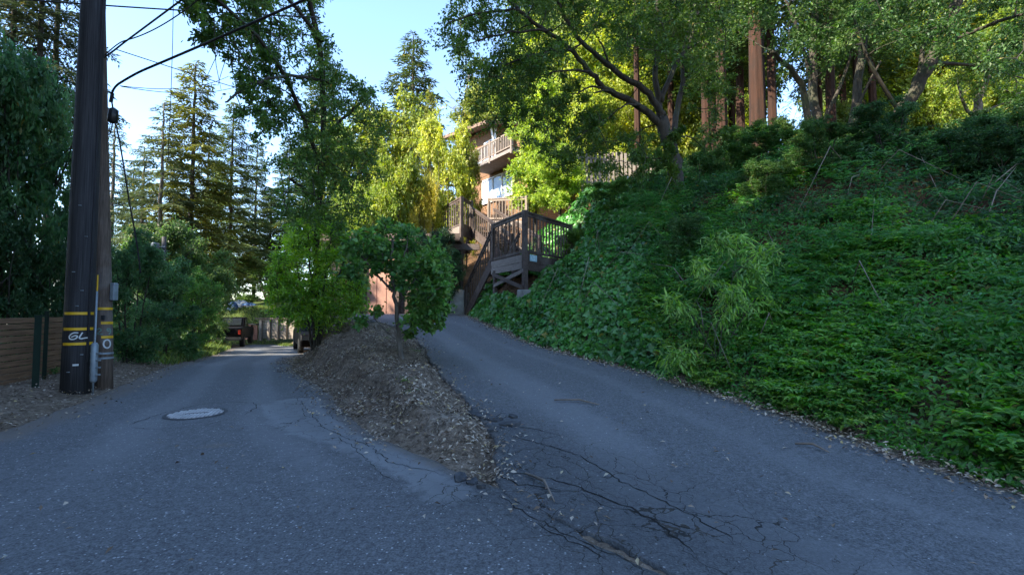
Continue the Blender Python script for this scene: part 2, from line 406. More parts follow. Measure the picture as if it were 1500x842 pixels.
def sheet(name, left, right, ys, nx, zf, mat, kind_attr, off=.012):
    t = np.linspace(0, 1, nx)[None, :]; Yg = ys[:, None] + 0 * t
    L = left(ys)[:, None]; Rr = right(ys)[:, None]
    X = L + (Rr - L) * t
    jag = (fbm(X * 3, Yg * 3, 5) - .47) * .22 * (np.where(t < .5, np.exp(-t * (Rr - L) / .15), -0) - np.exp(-(1 - t) * (Rr - L) / .15))
    X = X + jag
    Z = zf(Yg) + off + (fbm(X * 1.1, Yg * 1.1, 9) - .47) * .035
    A = kind_attr(X, Yg, np.minimum(t, 1 - t) * (Rr - L), t)
    # turned-down edges give the asphalt its thickness
    X = np.concatenate([X[:, :1], X, X[:, -1:]], 1); Z = np.concatenate([Z[:, :1] - .07, Z, Z[:, -1:] - .07], 1); Yg = np.concatenate([Yg[:, :1], Yg, Yg[:, -1:]], 1)
    A = {k: np.concatenate([a[:, :1], a, a[:, -1:]], 1) for k, a in A.items()}
    return tag(link(name, grid_mesh(name, X, Yg, Z, A), mat), kind='structure')
STAINS = [(G(312, 655)[:2], .55, .18, .12), (G(458, 633)[:2], .5, .10, .08), (G(405, 690)[:2], .35, .2, .15), (G(440, 730)[:2], .4, .16, .08), (G(240, 650)[:2], .3, .3, .15)]
def road_attr(X, Y, e, t):
    p = sm(-.12, .25, poly_dist(X, Y, patch_poly))
    ck = .75 * sm(-.2, .4, poly_dist(X, Y, patch_poly)) + .9 * sm(.9, .0, (XL(Y) - X)) * sm(3.9, 3.4, Y)
    blob = sum(a * np.exp(-((X - q[0]) ** 2 / (2 * sx * sx) + (Y - q[1]) ** 2 / (2 * sy * sy))) for q, a, sx, sy in STAINS)
    dirt = blob + .9 * sm(.9, 0, X - RL(Y)) + .7 * sm(.45, -.02, RR(Y) - X) * (Y > 3.55)
    wb = (fbm(X * .5, Y * .25, 91) - .47) * 1.2
    tt = t + wb * .12; lane = np.exp(-((tt - .38) / .09) ** 2) + np.exp(-((tt - .74) / .08) ** 2)
    return {'lane': lane * sm(1.5, 6, Y), 'patch': p, 'crack': np.clip(ck, 0, 1) * sm(30, 20, Y), 'dirt': dirt}
def drive_attr(X, Y, e, t):
    c = sm(-.45, .3, poly_dist(X, Y, crack_poly))
    d = .55 * sm(.3, -.05, XR(Y) - X) + .5 * sm(.16, 0, X - XL(Y)) * (Y > 4)
    wb = (fbm(X * .5, Y * .25, 92) - .47) * 1.0
    tt = t + wb * .1; lane = np.exp(-((tt - .30) / .13) ** 2) * .9 + .55 * np.exp(-((tt - .72) / .07) ** 2) - .6 * np.exp(-((tt - .52) / .06) ** 2)
    return {'lane': lane, 'patch': 0 * X, 'crack': c, 'dirt': d}
ysr = np.concatenate([np.arange(-9, 2, .3), np.arange(2, 12, .06), np.arange(12, 29.5, .3)])
sheet('road', RL, lambda y: np.where(y > 3.55, RR(y), XL(y)), ysr, 110, zR, M['road'], road_attr)
ysd = np.concatenate([np.arange(-9, 2, .3), np.arange(2, 13, .06), np.arange(13, 21.2, .2)])
sheet('driveway', XL, XR, ysd, 80, zD, M['drive'], drive_attr, .016)

# cracks as real gaps-filled ribbons on the asphalt
def ribbon(mb, pts, w, seed=0, lift=.03):
    rn = random.Random(seed); P2 = []
    for a, b in zip(pts[:-1], pts[1:]):
        n = max(2, int(np.hypot(b[0]-a[0], b[1]-a[1]) / .05))
        for i in range(n):
            t = i / n; P2.append((a[0]+(b[0]-a[0])*t + rn.gauss(0, .012), a[1]+(b[1]-a[1])*t + rn.gauss(0, .012)))
    vs = []; fs = []
    for i, p in enumerate(P2):
        q = P2[min(i+1, len(P2)-1)]; r = P2[max(i-1, 0)]
        dx, dy = q[0]-r[0], q[1]-r[1]; l = math.hypot(dx, dy) + 1e-9
        taper = min(1, i / 4, (len(P2)-1-i) / 4 + .05)
        ww = w * taper * rn.uniform(.35, 1.25)
        on_drive = p[0] > float(XL(p[1])) or p[1] > 12
        z = (float(zD(p[1])) + .016 if on_drive else float(zR(p[1])) + .012) + (float(fbm(np.array(p[0])*1.1, np.array(p[1])*1.1, 9)) - .47) * .035 + .003
        vs += [(p[0] - dy/l*ww, p[1] + dx/l*ww, z), (p[0] + dy/l*ww, p[1] - dx/l*ww, z)]
    n = len(P2)
    fs = [(2*i, 2*i+1, 2*i+3, 2*i+2) for i in range(n-1)]
    mb.add(vs, fs)
ck = MB()
for i, (pts, w) in enumerate([
    ([(745, 640), (800, 655), (850, 672), (905, 705), (960, 730), (1000, 752), (1060, 785), (1098, 812)], .014),
    ([(735, 690), (790, 702), (850, 718), (870, 728), (920, 748), (960, 768), (1000, 800), (1030, 826)], .016),
    ([(715, 700), (760, 712), (810, 720), (860, 727)], .013), ([(740, 625), (790, 632), (832, 645)], .012),
    ([(690, 606), (720, 612), (745, 604)], .022), ([(845, 722), (880, 745), (925, 752), (990, 776), (1060, 792)], .009),
    ([(720, 720), (770, 755), (830, 790), (900, 815), (960, 840)], .010), ([(760, 755), (800, 780), (850, 800), (905, 838)], .011),
    ([(180, 628), (200, 620), (240, 606), (290, 594), (330, 590), (370, 592), (377, 598), (355, 612)], .014),
    ([(180, 628), (230, 632), (300, 626), (350, 614)], .008),
    ([(430, 580), (450, 600), (470, 625), (500, 640), (540, 655), (570, 680), (620, 690), (660, 700)], .009),
    ([(395, 632), (430, 622), (448, 610), (440, 596)], .009), ([(470, 590), (490, 615), (520, 625)], .008),
    ([(490, 640), (520, 660), (560, 700), (600, 715)], .007), ([(910, 640), (935, 636), (965, 632)], .007),
    ([(880, 622), (935, 628), (960, 634)], .003)]):
    ribbon(ck, [G(*p)[:2] for p in pts], w * .45, i)
tag(ck.build('asphalt_cracks', M['crack']), kind='stuff')
# broken lip of the driveway
for i, (u, v, s) in enumerate([(704, 610, .15), (724, 617, .10), (745, 624, .12), (752, 612, .07), (722, 634, .07), (676, 705, .08), (692, 711, .06), (706, 716, .05)]):
    g = G(u, v); rn = random.Random(i); mb = MB(); n = 9
    ring = [(math.cos(6.283*k/n) * s * rn.uniform(.6, 1.15), math.sin(6.283*k/n) * s * rn.uniform(.45, .9)) for k in range(n)]
    mb.add([(a, b, -.03) for a, b in ring] + [(a*.95, b*.95, .012 + rn.uniform(0, .008)) for a, b in ring], [tuple(range(n-1, -1, -1)), tuple(range(n, 2*n))] + [(k, (k+1) % n, (k+1) % n + n, k + n) for k in range(n)])
    o = mb.build('asphalt_chunk', M['chunk']); o.location = (g[0], g[1], g[2] + .015); o.rotation_euler = (rn.uniform(-.2, .2), rn.uniform(-.2, .2), rn.uniform(0, 6))
    lab = ['largest broken asphalt piece at the crumbling driveway corner', 'broken asphalt piece beside the largest one on the driveway edge', 'cracked asphalt piece lifted beside the driveway gap', 'small asphalt piece farthest up the broken driveway edge',
           'small asphalt crumb under the broken driveway corner', 'dark asphalt lump at the tip of the dirt bank', 'dark asphalt crumb between two others at the bank tip', 'smallest asphalt crumb nearest the road seam'][i]
    tag(o, lab, 'asphalt piece', 'broken asphalt pieces at the driveway edge')

# ------------------------------------------------------------------ leaves
def unit(a): return a / (np.linalg.norm(a, axis=-1, keepdims=True) + 1e-9)
def leaf_mesh(name, p, ax, nr, L, W, rnd, shape='oval', fold=.18):
    n = len(p); ax = unit(ax); sd = unit(np.cross(ax, nr)); nr = np.cross(sd, ax)
    L = np.broadcast_to(L, n)[:, None]; W = np.broadcast_to(W, n)[:, None]
    def pt(a, s, h=0): return p + ax * L * a + sd * W * s + nr * W * h
    if shape == 'diamond':
        V = np.stack([pt(0, 0), pt(.45, .5, fold), pt(1, 0, -.1), pt(.45, -.5, fold)], 1)
        lp = np.array([0, 2, 1, 0, 3, 2]); k = 4; fl = [0, 3]; tot = 6
    elif shape == 'ivy':
        V = np.stack([pt(.12, 0), pt(0, .32, fold), pt(.38, .55, fold), pt(.62, .24, fold*.6), pt(1, 0, -.1), pt(.62, -.24, fold*.6), pt(.38, -.55, fold), pt(0, -.32, fold)], 1)
        lp = np.array([0, 4, 3, 2, 1, 0, 7, 6, 5, 4]); k = 8; fl = [0, 5]; tot = 10
    else:
        V = np.stack([pt(0, 0), pt(.28, .45, fold), pt(.68, .34, fold), pt(1, 0, -.15), pt(.68, -.34, fold), pt(.28, -.45, fold)], 1)
        lp = np.array([0, 3, 2, 1, 0, 5, 4, 3]); k = 6; fl = [0, 4]; tot = 8
    loops = (lp[None, :] + (np.arange(n) * k)[:, None]).ravel()
    st = (np.array(fl)[None, :] + (np.arange(n) * tot)[:, None]).ravel()
    return fast_mesh(name, V.reshape(-1, 3), loops, st, {'rnd': np.repeat(rnd, k)})
def twig_leaves(rng, cen, rad, twigs=10, per=14, L=.08, asp=.5, up=.25, droop=.25, out=None, flat=.8):
    """leaves strung along twigs that spread from every clump centre"""
    cen = np.asarray(cen, float); rad = np.broadcast_to(rad, len(cen))
    m = len(cen)
    d = unit(rng.normal(size=(m, twigs, 3)) + np.array([0, 0, up]) + (0 if out is None else out[:, None, :]))
    d[..., 2] *= flat
    ln = rad[:, None, None] * rng.uniform(.45, 1.2, (m, twigs, 1))
    t = np.linspace(.15, 1, per)[None, None, :, None]
    pos = cen[:, None, None, :] + d[:, :, None, :] * (ln[:, :, None] * t)
    pos = pos - np.array([0, 0, 1.]) * droop * ln[:, :, None] * t ** 2
    pos = pos + rng.normal(size=pos.shape) * L * .45
    ax = unit(d[:, :, None, :] * .7 + rng.normal(size=pos.shape) * .8 + np.array([0, 0, -droop]))
    nr = rng.normal(size=pos.shape) * .7 + np.array([0, 0, 1.0])
    n = m * twigs * per
    rnd = np.clip(np.repeat(rng.uniform(0, 1, m), twigs * per) * .45 + rng.uniform(0, 1, n) * .55, 0, 1)
    LL = L * rng.uniform(.6, 1.3, n)
    return pos.reshape(-1, 3), ax.reshape(-1, 3), nr.reshape(-1, 3), LL, LL * asp, rnd
def resample(pts, rad, st):
    p = []; r = []
    for i in range(len(pts) - 1):
        a = np.array(pts[i], float); b = np.array(pts[i+1], float); n = max(1, int(np.linalg.norm(b - a) / st))
        for k in range(n): p.append(a + (b - a) * k / n); r.append(rad[i] + (rad[i+1] - rad[i]) * k / n)
    p.append(np.array(pts[-1], float)); r.append(rad[-1]); return p, r
def smooth_line(pts, it=2):
    pts = [np.array(p, float) for p in pts]
    for _ in range(it):
        q = [pts[0]]
        for a, b in zip(pts[:-1], pts[1:]): q += [a * .75 + b * .25, a * .25 + b * .75]
        pts = q + [pts[-1]]
    return pts
class Tree:
    def __init__(s, seed): s.rng = np.random.default_rng(seed); s.rn = random.Random(seed); s.mb = MB(); s.sk = []; s.cl = []; s.cr = []; s.seed = seed
    def limb(s, pts, r0, r1, n=8, wob=.05, keep=True, it=2, jag=.1):
        pts = smooth_line(pts, it); k = len(pts)
        for i in range(1, k - 1): pts[i] = pts[i] + s.rng.normal(size=3) * wob * r0
        rad = [r0 + (r1 - r0) * (i / (k - 1)) ** .8 for i in range(k)]
        s.mb.tube(pts, rad, n, jag, s.rn.randint(0, 9999))
        if keep: s.sk += [(p, r) for p, r in zip(pts, rad)]
        return pts
    def branch(s, a, d, L, r, up=.2, bend=.25, n=5, seg=4, keep=True):
        a = np.array(a, float); d = unit(np.array(d, float)); pts = [a]
        for i in range(seg):
            d = unit(d + s.rng.normal(size=3) * bend + np.array([0, 0, up / seg])); a = a + d * L / seg; pts.append(a)
        s.limb(pts, r, r * .3, n, .1, keep, 1); return pts
    def clump(s, c, r): s.cl.append(np.array(c, float)); s.cr.append(r)
    def attach(s, c, r, min_r=.012):
        """a clump joined to the nearest wood by a thin branch"""
        c = np.array(c, float); K = np.array([p for p, _ in s.sk]); dd = np.linalg.norm(K - c, axis=1) + .35 * np.maximum(K[:, 2] - c[2], 0)
        i = int(np.argmin(dd)); a = K[i]; m = (a + c) / 2 + s.rng.normal(size=3) * .12 * np.linalg.norm(c - a) + np.array([0, 0, .06 * np.linalg.norm(c - a)])
        rr = max(min_r, min(s.sk[i][1] * .6, .012 * np.linalg.norm(c - a) + min_r))
        s.limb([a, m, c], rr, min_r * .5, 5, .1, True, 1); s.clump(c, r)
    def leaves(s, name, **kw):
        shape = kw.pop('shape', 'diamond'); fold = kw.pop('fold', .18)
        return leaf_mesh(name, *twig_leaves(s.rng, s.cl, np.array(s.cr), **kw), shape=shape, fold=fold)
    def finish(s, name, label, cat, group=None, loc=(0, 0, 0), bark=None, leafmat=None, col=(.05, .08, .02), **kw):
        t = thing(name, label, cat, loc, 0, group)
        lo = Vector(loc)
        if s.mb.v:
            tr = s.mb.build('trunk', bark or M['bark'], t, True); tr.location = -lo
        if s.cl:
            cr = link('crown', s.leaves('crown', **kw), leafmat or M['leaf'], t); cr.location = -lo; cr.color = (*col, 1)
        return t

def broadleaf(seed, height, base, cr, limbs=11, subs=4, clr=.55, tr=.16, lean=(0, 0), stems=1, top=.8, low=.75, clear=0.0):
    """generic broad-leaved tree grown at the origin; fills a Tree"""
    T = Tree(seed); rn = T.rn
    for st in range(stems):
        a0 = rn.uniform(0, 6.28); off = 0 if stems == 1 else .12 * cr
        x0, y0 = off * math.cos(a0), off * math.sin(a0); k = 1 if stems == 1 else 2.4
        pts = [(x0, y0, -.25)] + [(x0 * (1 + k * q) + lean[0]*q*q + rn.uniform(-.06, .06) * height * q * .5, y0 * (1 + k * q) + lean[1]*q*q + rn.uniform(-.06, .06) * height * q * .5, height * .85 * q) for q in (.25, .5, .75, 1)]
        tp = T.limb(pts, tr / math.sqrt(stems), tr * .22 / math.sqrt(stems), 8, .06)
        nl = max(3, limbs // stems)
        for i in range(nl):
            q = base / height + (top - base / height) * (i + rn.random() * .7) / nl
            p = tp[min(len(tp) - 1, int(q / .85 * (len(tp) - 1)))]
            az = i * 2.4 + rn.uniform(-.4, .4) + st * 1.3
            prof = math.sin(math.pi * min(.96, max(.12, (q * height - base * low) / (height - base * low) * .85 + .12))) ** .7
            L = cr * prof * rn.uniform(.7, 1.05); el = rn.uniform(.15, .7) + .5 * q
            lp = T.branch(p, (math.cos(az) * math.cos(el), math.sin(az) * math.cos(el), math.sin(el)), L, max(.018, tr * .34 * (1 - .55 * q) / math.sqrt(stems)), .25, .16)
            T.clump(lp[-1], clr * rn.uniform(.7, 1.2))
            for j in range(subs):
                w = rn.uniform(.35, 1); pp = lp[min(len(lp) - 1, int(w * (len(lp) - 1)))]
                d = np.array([rn.gauss(0, 1) + .7 * math.cos(az), rn.gauss(0, 1) + .7 * math.sin(az), rn.gauss(.15, .7)])
                bp = T.branch(pp, d, L * rn.uniform(.25, .55), max(.01, tr * .1), .1, .25, 4, 3)
                T.clump(bp[-1], clr * rn.uniform(.6, 1.15))
                if rn.random() < .6: T.clump(bp[1], clr * rn.uniform(.5, .9))
        T.clump(tp[-1] + np.array([0, 0, .1 * height]), clr); T.clump(tp[-1], clr)
    return T
def conifer(seed, height, base, maxl, n=70, tr=.2, droop=.25, dens=12, nl=.17, up=.1, sparse=0.0, bare=True):
    """layered boughs with flat sprays of needles; sprays are long thin blades"""
    T = Tree(seed); rn = T.rn; rng = T.rng
    tp = [np.array([0, 0, -.4]), np.array([rn.uniform(-.05, .05), rn.uniform(-.05, .05), height * .5]), np.array([0, 0, height])]
    T.limb(tp, tr, tr * .1, 9, .1, True, 3, .08)
    if bare:
        for i in range(14):
            z = base * rn.uniform(.3, 1); az = rn.uniform(0, 6.28); T.branch((0, 0, z), (math.cos(az), math.sin(az), -.1), rn.uniform(.4, 1.6), .02, -.3, .15, 4, 2, False)
    Ps = []; As = []; Ns = []; Rs = []; Ls = []
    for i in range(n):
        q = (i + rn.random()) / n; z = base + (height - base) * q ** .95
        if rn.random() < sparse: continue
        L = maxl * (1 - q) ** .75 * rn.uniform(.6, 1.1) + .25; az = i * 2.4 + rn.uniform(-.5, .5)
        if q < .12: L *= .55 + 3 * q
        dh = np.array([math.cos(az), math.sin(az), 0]); sd = np.array([-math.sin(az), math.cos(az), 0])
        e = up + .55 * q; c = droop * rn.uniform(.6, 1.4)
        f = lambda t: np.array([0, 0, z]) + dh * L * t + np.array([0, 0, L * (e * t - c * t * t * 1.4)])
        T.mb.tube([f(t) for t in (0, .35, .7, 1)], [max(.012, tr * .16 * (1 - q)), .02, .012, .006], 4)
        rb = rn.random()
        ns = max(4, int(dens * (L / maxl) ** .7)) * 2
        for k in range(ns):
            t = .12 + .9 * (k / ns) ** .85; p = f(min(t, 1.0)); sg = 1 if k % 2 else -1
            l2 = L * (.42 * (1.08 - t) + .05) * rn.uniform(.7, 1.2) + .1
            d2 = unit(dh * rn.uniform(.5, 1) + sd * sg + np.array([0, 0, rn.uniform(-.28, .05)]))
            m = max(3, int(l2 / .075)); tt = np.linspace(0.05, 1, m)[:, None]
            pos = p + d2 * l2 * tt - np.array([0, 0, .3]) * l2 * tt ** 2 + rng.normal(size=(m, 3)) * .02
            s3 = np.where(np.arange(m)[:, None] % 2, 1, -1)
            ax = d2 * .9 + np.cross(d2, [0, 0, 1.]) * s3 * .7 + rng.normal(size=(m, 3)) * .18 + np.array([0, 0, -.18])
            Ps.append(pos); As.append(ax); Ns.append(np.array([0, 0, 1.]) + rng.normal(size=(m, 3)) * .3)
            Ls.append(nl * rng.uniform(.7, 1.3, m)); Rs.append(np.clip(rb * .5 + rng.uniform(0, .5, m), 0, 1))
    A = [np.concatenate(x) for x in (Ps, As, Ns, Ls, Rs)]
    T.arr = (A[0], A[1], A[2], A[3], A[3] * .26, A[4]); T.h = height; T.w = 2 * maxl
    return T
def conifer_thing(T, name, label, group, bark, col):
    t = thing(name, label, 'tree', group=group)
    T.mb.build('trunk', bark, t, True); c = link('crown', leaf_mesh('crown', *T.arr, shape='diamond', fold=.1), M['needle'], t); c.color = (*col, 1)
    t['h'] = T.h; t['w'] = T.w; return t
used = set()
def place(proto, label, u, Y, vtop, wpx, col=None, rz=None, name=None, group=None, vbase=None, cat=None, bark=None, hgt=None):
    """first use moves the prototype itself, later uses copy it"""
    pid = proto.name
    o = proto if pid not in used else copy_tree(proto); used.add(pid)
    x = P(u, 400, Y)[0]; z = float(H(x, Y)) - .05 if vbase is None else P(u, vbase, Y)[2]; zt = P(u, vtop, Y)[2]
    o.location = (x, Y, z); s = max(.15, ((zt - z) if hgt is None else hgt) / proto['h0']); sx = wpx * Y / F / proto['w0']
    o.scale = (sx, sx, s); o.rotation_euler = (0, 0, random.uniform(0, 6.28) if rz is None else rz)
    o['label'] = label
    if group: o['group'] = group
    if cat: o['category'] = cat
    for c in o.children:
        if c.name.startswith('crown') and col: c.color = (*col, 1)
        if c.name.startswith('trunk') and bark:
            c.material_slots[0].link = 'OBJECT'; c.material_slots[0].material = bark
    if name: o.name = name
    return o
def proto_of(t, h, w): t['h0'] = h; t['w0'] = w; return t

# ------------------------------------------------------------------ utility poles
def pole_strokes(base, top, r0, r1, z0):
    """returns f(s, z) -> point on the pole's camera side, s metres to the right"""
    b = Vector(base); t = Vector(top)
    def f(s, z, lift=.004):
        q = (z - b.z) / (t.z - b.z); c = b.lerp(t, q); r = r0 + (r1 - r0) * q + lift
        a = math.atan2(-c.y, -c.x) + s / r
        return Vector((c.x + r * math.cos(a), c.y + r * math.sin(a), z))
    return f
def stroke(mb, f, pts, w):
    pts = smooth_line([(p[0], p[1]) for p in pts], 2) if len(pts) > 2 else [np.array(p) for p in pts]
    vs = []
    for i, p in enumerate(pts):
        q = pts[min(i+1, len(pts)-1)] - pts[max(i-1, 0)]; l = np.hypot(*q) + 1e-9; n = np.array([-q[1], q[0]]) / l * w / 2
        vs += [f(*(p + n)), f(*(p - n))]
    mb.add(vs, [(2*i, 2*i+1, 2*i+3, 2*i+2) for i in range(len(pts)-1)])
def band(f, s0, s1, z, h):
    mb = MB(); n = 10
    vs = [f(s0 + (s1-s0)*i/n, z + k*h, .006) for i in range(n+1) for k in (-.5, .5)]
    mb.add(vs, [(2*i, 2*i+1, 2*i+3, 2*i+2) for i in range(n)]); return mb
bP = P(111, 568, 7.5); bP[2] = float(H(bP[0], bP[1])) ; bT = np.array([bP[0] + .02, bP[1], 9.6])
pole1 = thing('utility_pole', 'thick black creosote utility pole with yellow bands in front of the slat fence', 'utility pole', bP)
mb = MB(); n = 14
mb.tube([bP + (bT - bP) * q - np.array([0, 0, .3]) * (q == 0) for q in np.linspace(0, 1, n)], list(np.linspace(.187, .14, n)), 22, .018, 3)
o = mb.build('shaft', M['pole_black'], pole1, True); o.location = -Vector(bP)
f1 = pole_strokes(bP, bT, .190, .143, 0)
def zat(u, v, Y): return P(u, v, Y)[2]
Yp = 7.3
for v in (459, 482, 504):
    for s0, s1 in ((-.21, .10), (.12, .22)):
        o = band(f1, s0, s1, zat(111, v, Yp), .042).build('reflective_band', M['yellow'], pole1); o.location = -Vector(bP)
mb = MB(); zc = zat(111, 492, Yp)
stroke(mb, f1, [(.0, zc+.045), (-.06, zc+.05), (-.11, zc), (-.10, zc-.05), (-.04, zc-.055), (.0, zc-.01), (-.03, zc+.01), (-.08, zc-.02)], .018)
stroke(mb, f1, [(.05, zc+.05), (.03, zc+.01), (.01, zc-.03), (.03, zc-.05), (.08, zc-.035), (.12, zc-.035)], .018)
o = mb.build('painted_mark', M['white'], pole1); o.location = -Vector(bP)
mb = band(f1, -.05, .02, zat(111, 535, Yp), .028); o = mb.build('name_tag', M['white'], pole1); o.location = -Vector(bP)
for v, s0 in ((300, -.05), (345, .04), (398, -.09), (425, .02), (448, -.03), (520, .05), (545, -.1)):
    m2 = MB(); c = f1(s0, zat(111, v, Yp), .006); m2.box(c, (.035, .02, .012)); o = m2.build('staple', M['conduit'], pole1); o.location = -Vector(bP)
mb = MB(); mb.tube([f1(.13, z, .005) for z in np.linspace(.5, 6.5, 9)], .012, 6); o = mb.build('ground_wire', M['wire'], pole1); o.location = -Vector(bP)

kP = P(153.5, 558, 8.0); kP[2] = float(H(kP[0], kP[1])); kT = P(143, 0, 8.0); kT = kP + (kT - kP) * (9.0 - kP[2]) / (kT[2] - kP[2])
pole2 = thing('utility_pole', 'weathered brown utility pole leaning behind the thick black pole', 'utility pole', kP)
mb = MB(); mb.tube([kP + (kT - kP) * q - np.array([0, 0, .3]) * (q == 0) for q in np.linspace(0, 1, n)], list(np.linspace(.128, .10, n)), 18, .03, 5)
o = mb.build('shaft', M['pole_brown'], pole2, True); o.location = -Vector(kP)
f2 = pole_strokes(kP, kT, .131, .103, 0)
Yk = 7.85
for v, s0 in ((452, -.10), (473, -.03), (494, -.03)):
    o = band(f2, s0, .16, zat(150, v, Yk), .042).build('reflective_band', M['yellow'], pole2); o.location = -Vector(kP)
mb = MB(); zc = zat(150, 504, Yk)
stroke(mb, f2, [(.045 + .048 * math.cos(a), zc + .068 * math.sin(a)) for a in np.linspace(1.6, 7.9, 14)], .022)
o = mb.build('painted_mark', M['white'], pole2); o.location = -Vector(kP)
mb = MB(); zc = zat(150, 485.5, Yk)
stroke(mb, f2, [(-.09, zc+.03), (-.05, zc+.055), (-.02, zc+.025), (-.06, zc-.01), (-.09, zc-.045), (-.01, zc-.045)], .018)
stroke(mb, f2, [(.10, zc+.03), (.06, zc+.05), (.04, zc+.02), (.08, zc), (.11, zc+.03), (.10, zc-.02), (.07, zc-.05)], .018)
o = mb.build('painted_number', M['palegreen'], pole2); o.location = -Vector(kP)
mb = MB(); c = f2(.165, zat(160, 427, 7.95), .06); mb.box(c, (.07, .10, .29))
o = mb.build('meter_box', M['conduit'], pole2, bevel=.012); o.location = -Vector(kP)
for v in (518, 525):
    o = band(f2, -.13, .17, zat(150, v, Yk), .03).build('strap', M['conduit'], pole2); o.location = -Vector(kP)
mb = MB(); c = f2(.0, zat(150, 465, Yk), .012); mb.box(c, (.05, .03, .07)); o = mb.build('small_tag', M['irondark'], pole2); o.location = -Vector(kP)
# conduit riser standing between the poles
cP = P(136.5, 560, 7.45); cP[2] = float(H(cP[0], cP[1])) - .05
cd = thing('conduit_riser', 'grey conduit riser strapped between the black and brown poles', 'conduit', cP)
mb = MB(); mb.tube([(0, 0, 0), (0, 0, 1.65)], .014, 8); mb.build('pipe', M['conduit'], cd, True)
mb = MB(); mb.tube([(0, 0, .24), (0, 0, .27), (0, 0, .82), (0, 0, .85)], [.03, .048, .048, .03], 12); mb.build('sleeve', M['conduit'], cd, True)
for z in (.36, .47, .58, .69):
    mb = MB(); mb.box((.03, -.01, z), (.15, .03, .022)); mb.build('bracket', M['conduit'], cd)
mb = MB(); mb.tube([(0, 0, 1.64), (.012, -.01, 1.74), (.02, -.02, 1.82), (.018, -.02, 1.9)], .010, 6); mb.build('guard', M['yellow'], cd)

def sag(a, b, s, n=14): return [np.array(a) + (np.array(b) - np.array(a)) * t - np.array([0, 0, 4 * s * t * (1 - t)]) for t in np.linspace(0, 1, n)]
def cable(pts, r, label, cat='cable', name='overhead_cable', group=None, mat='wire'):
    mb = MB(); mb.tube(pts, r, 6); o = mb.build(name, M[mat], None, True); return tag(o, label, cat, group)
cable(smooth_line([P(161, 150, 7.75), P(166, 128, 7.7), P(185, 116, 7.6)] + sag(P(205, 105, 7.5), P(600, -70, 5.2), .02)), .018, 'thickest black cable rising from the brown pole to the upper branches')
cable(smooth_line([P(150, 86, 7.7), P(165, 76, 7.6)] + sag(P(180, 64, 7.5), P(300, -25, 6.2), .0)), .014, 'short black cable climbing steeply from the pole top to the upper edge')
cable(smooth_line([P(150, 84, 7.75), P(175, 62, 7.7)] + sag(P(190, 58, 7.6), P(330, -35, 6.0), .12)), .009, 'slack black cable just under the steep one at the pole top')
cable(sag(P(-40, -6, 7.2), P(470, 26, 9), .03), .012, 'nearly level cable crossing in front of both poles')
cable(sag(P(168, 72, 7.8), P(705, 205, 31), .5, 24), .008, 'thin wire running from the pole to the shingled house')
cable(sag(P(176, 126, 7.7), P(335, 112, 14), .18), .007, 'upper of two thin drooping wires right of the pole')
cable(sag(P(178, 127, 7.7), P(345, 128, 13), .14), .007, 'lower of two thin drooping wires right of the pole')
cable(smooth_line([P(163, 160, 7.75), P(172, 190, 7.75), P(180, 235, 7.8), P(190, 300, 8.0), P(200, 352, 8.2), P(206, 400, 8.4)]), .012, 'black cable hanging from the splice box into the shrubs')
cable([P(254, -10, 9), P(253, 60, 9), P(250, 150, 9), P(246, 235, 9)], .006, 'thin hanging line in front of the conifers')
sb = thing('splice_box', 'black splice enclosure hanging beside the brown pole', 'splice box', P(165, 170, 7.75))
mb = MB(); mb.tube([(0, 0, -.12), (.0, 0, -.1), (.01, 0, .1), (.0, 0, .13)], [.04, .075, .07, .03], 12); mb.build('body', M['black'], sb, True)
mb = MB(); mb.tube([(0, 0, .12), (-.02, 0, .22), (.0, 0, .38)], .012, 6); mb.build('wire_lead', M['wire'], sb, True)
mb = MB(); mb.tube([(-.03, 0, -.1), (-.045, 0, -.24), (-.02, 0, -.3), (0, 0, -.12)], .009, 6); mb.build('wire_loop', M['wire'], sb, True)

# ------------------------------------------------------------------ slat fence on the left
fA, fB = np.array([-7.6, 6.2]), np.array([-8.25, 8.75])
ft = thing('slat_fence', 'brown horizontal slat fence beside the black utility pole', 'fence', (fA[0], fA[1], 0))
fd = (fB - fA) / np.linalg.norm(fB - fA)
fE = fA - fd * 1.6; fF = fB + fd * 1.3
mb = MB()
for k in range(11):
    z0 = .10 + k * .098
    mb.beam((*(fE - fA), z0 + .06), (*(fF - fA), z0 + .06), .02, .086)
mb.build('slats', M['fence'], ft, bevel=.003)
for w in (-1.4, .6, 2.6):
    p = fd * w; mb = MB(); mb.box((p[0] - .06, p[1], .55), (.08, .08, 1.25)); mb.build('fence_post', M['fence'], ft)
for i, (u, v, h, lab) in enumerate([(51, 578, 1.18, 'left dark green metal post in front of the slat fence'), (64, 566, 1.22, 'right slimmer dark green metal post in front of the slat fence')]):
    p = P(u, v, 7.35 + .75 * i); z = float(H(p[0], p[1])) - .1
    gp = thing('metal_post', lab, 'post', (p[0], p[1], z), R(15), 'green posts by the slat fence')
    mb = MB(); w = .09 - .03 * i; mb.box((0, 0, h / 2), (w, .012, h)); mb.box((0, .025, h / 2), (.012, .045, h)); mb.build('post', M['green_metal'], gp)
    mb = MB(); mb.box((0, .02, h + .01), (w + .01, .06, .02)); mb.build('cap', M['green_metal'], gp)

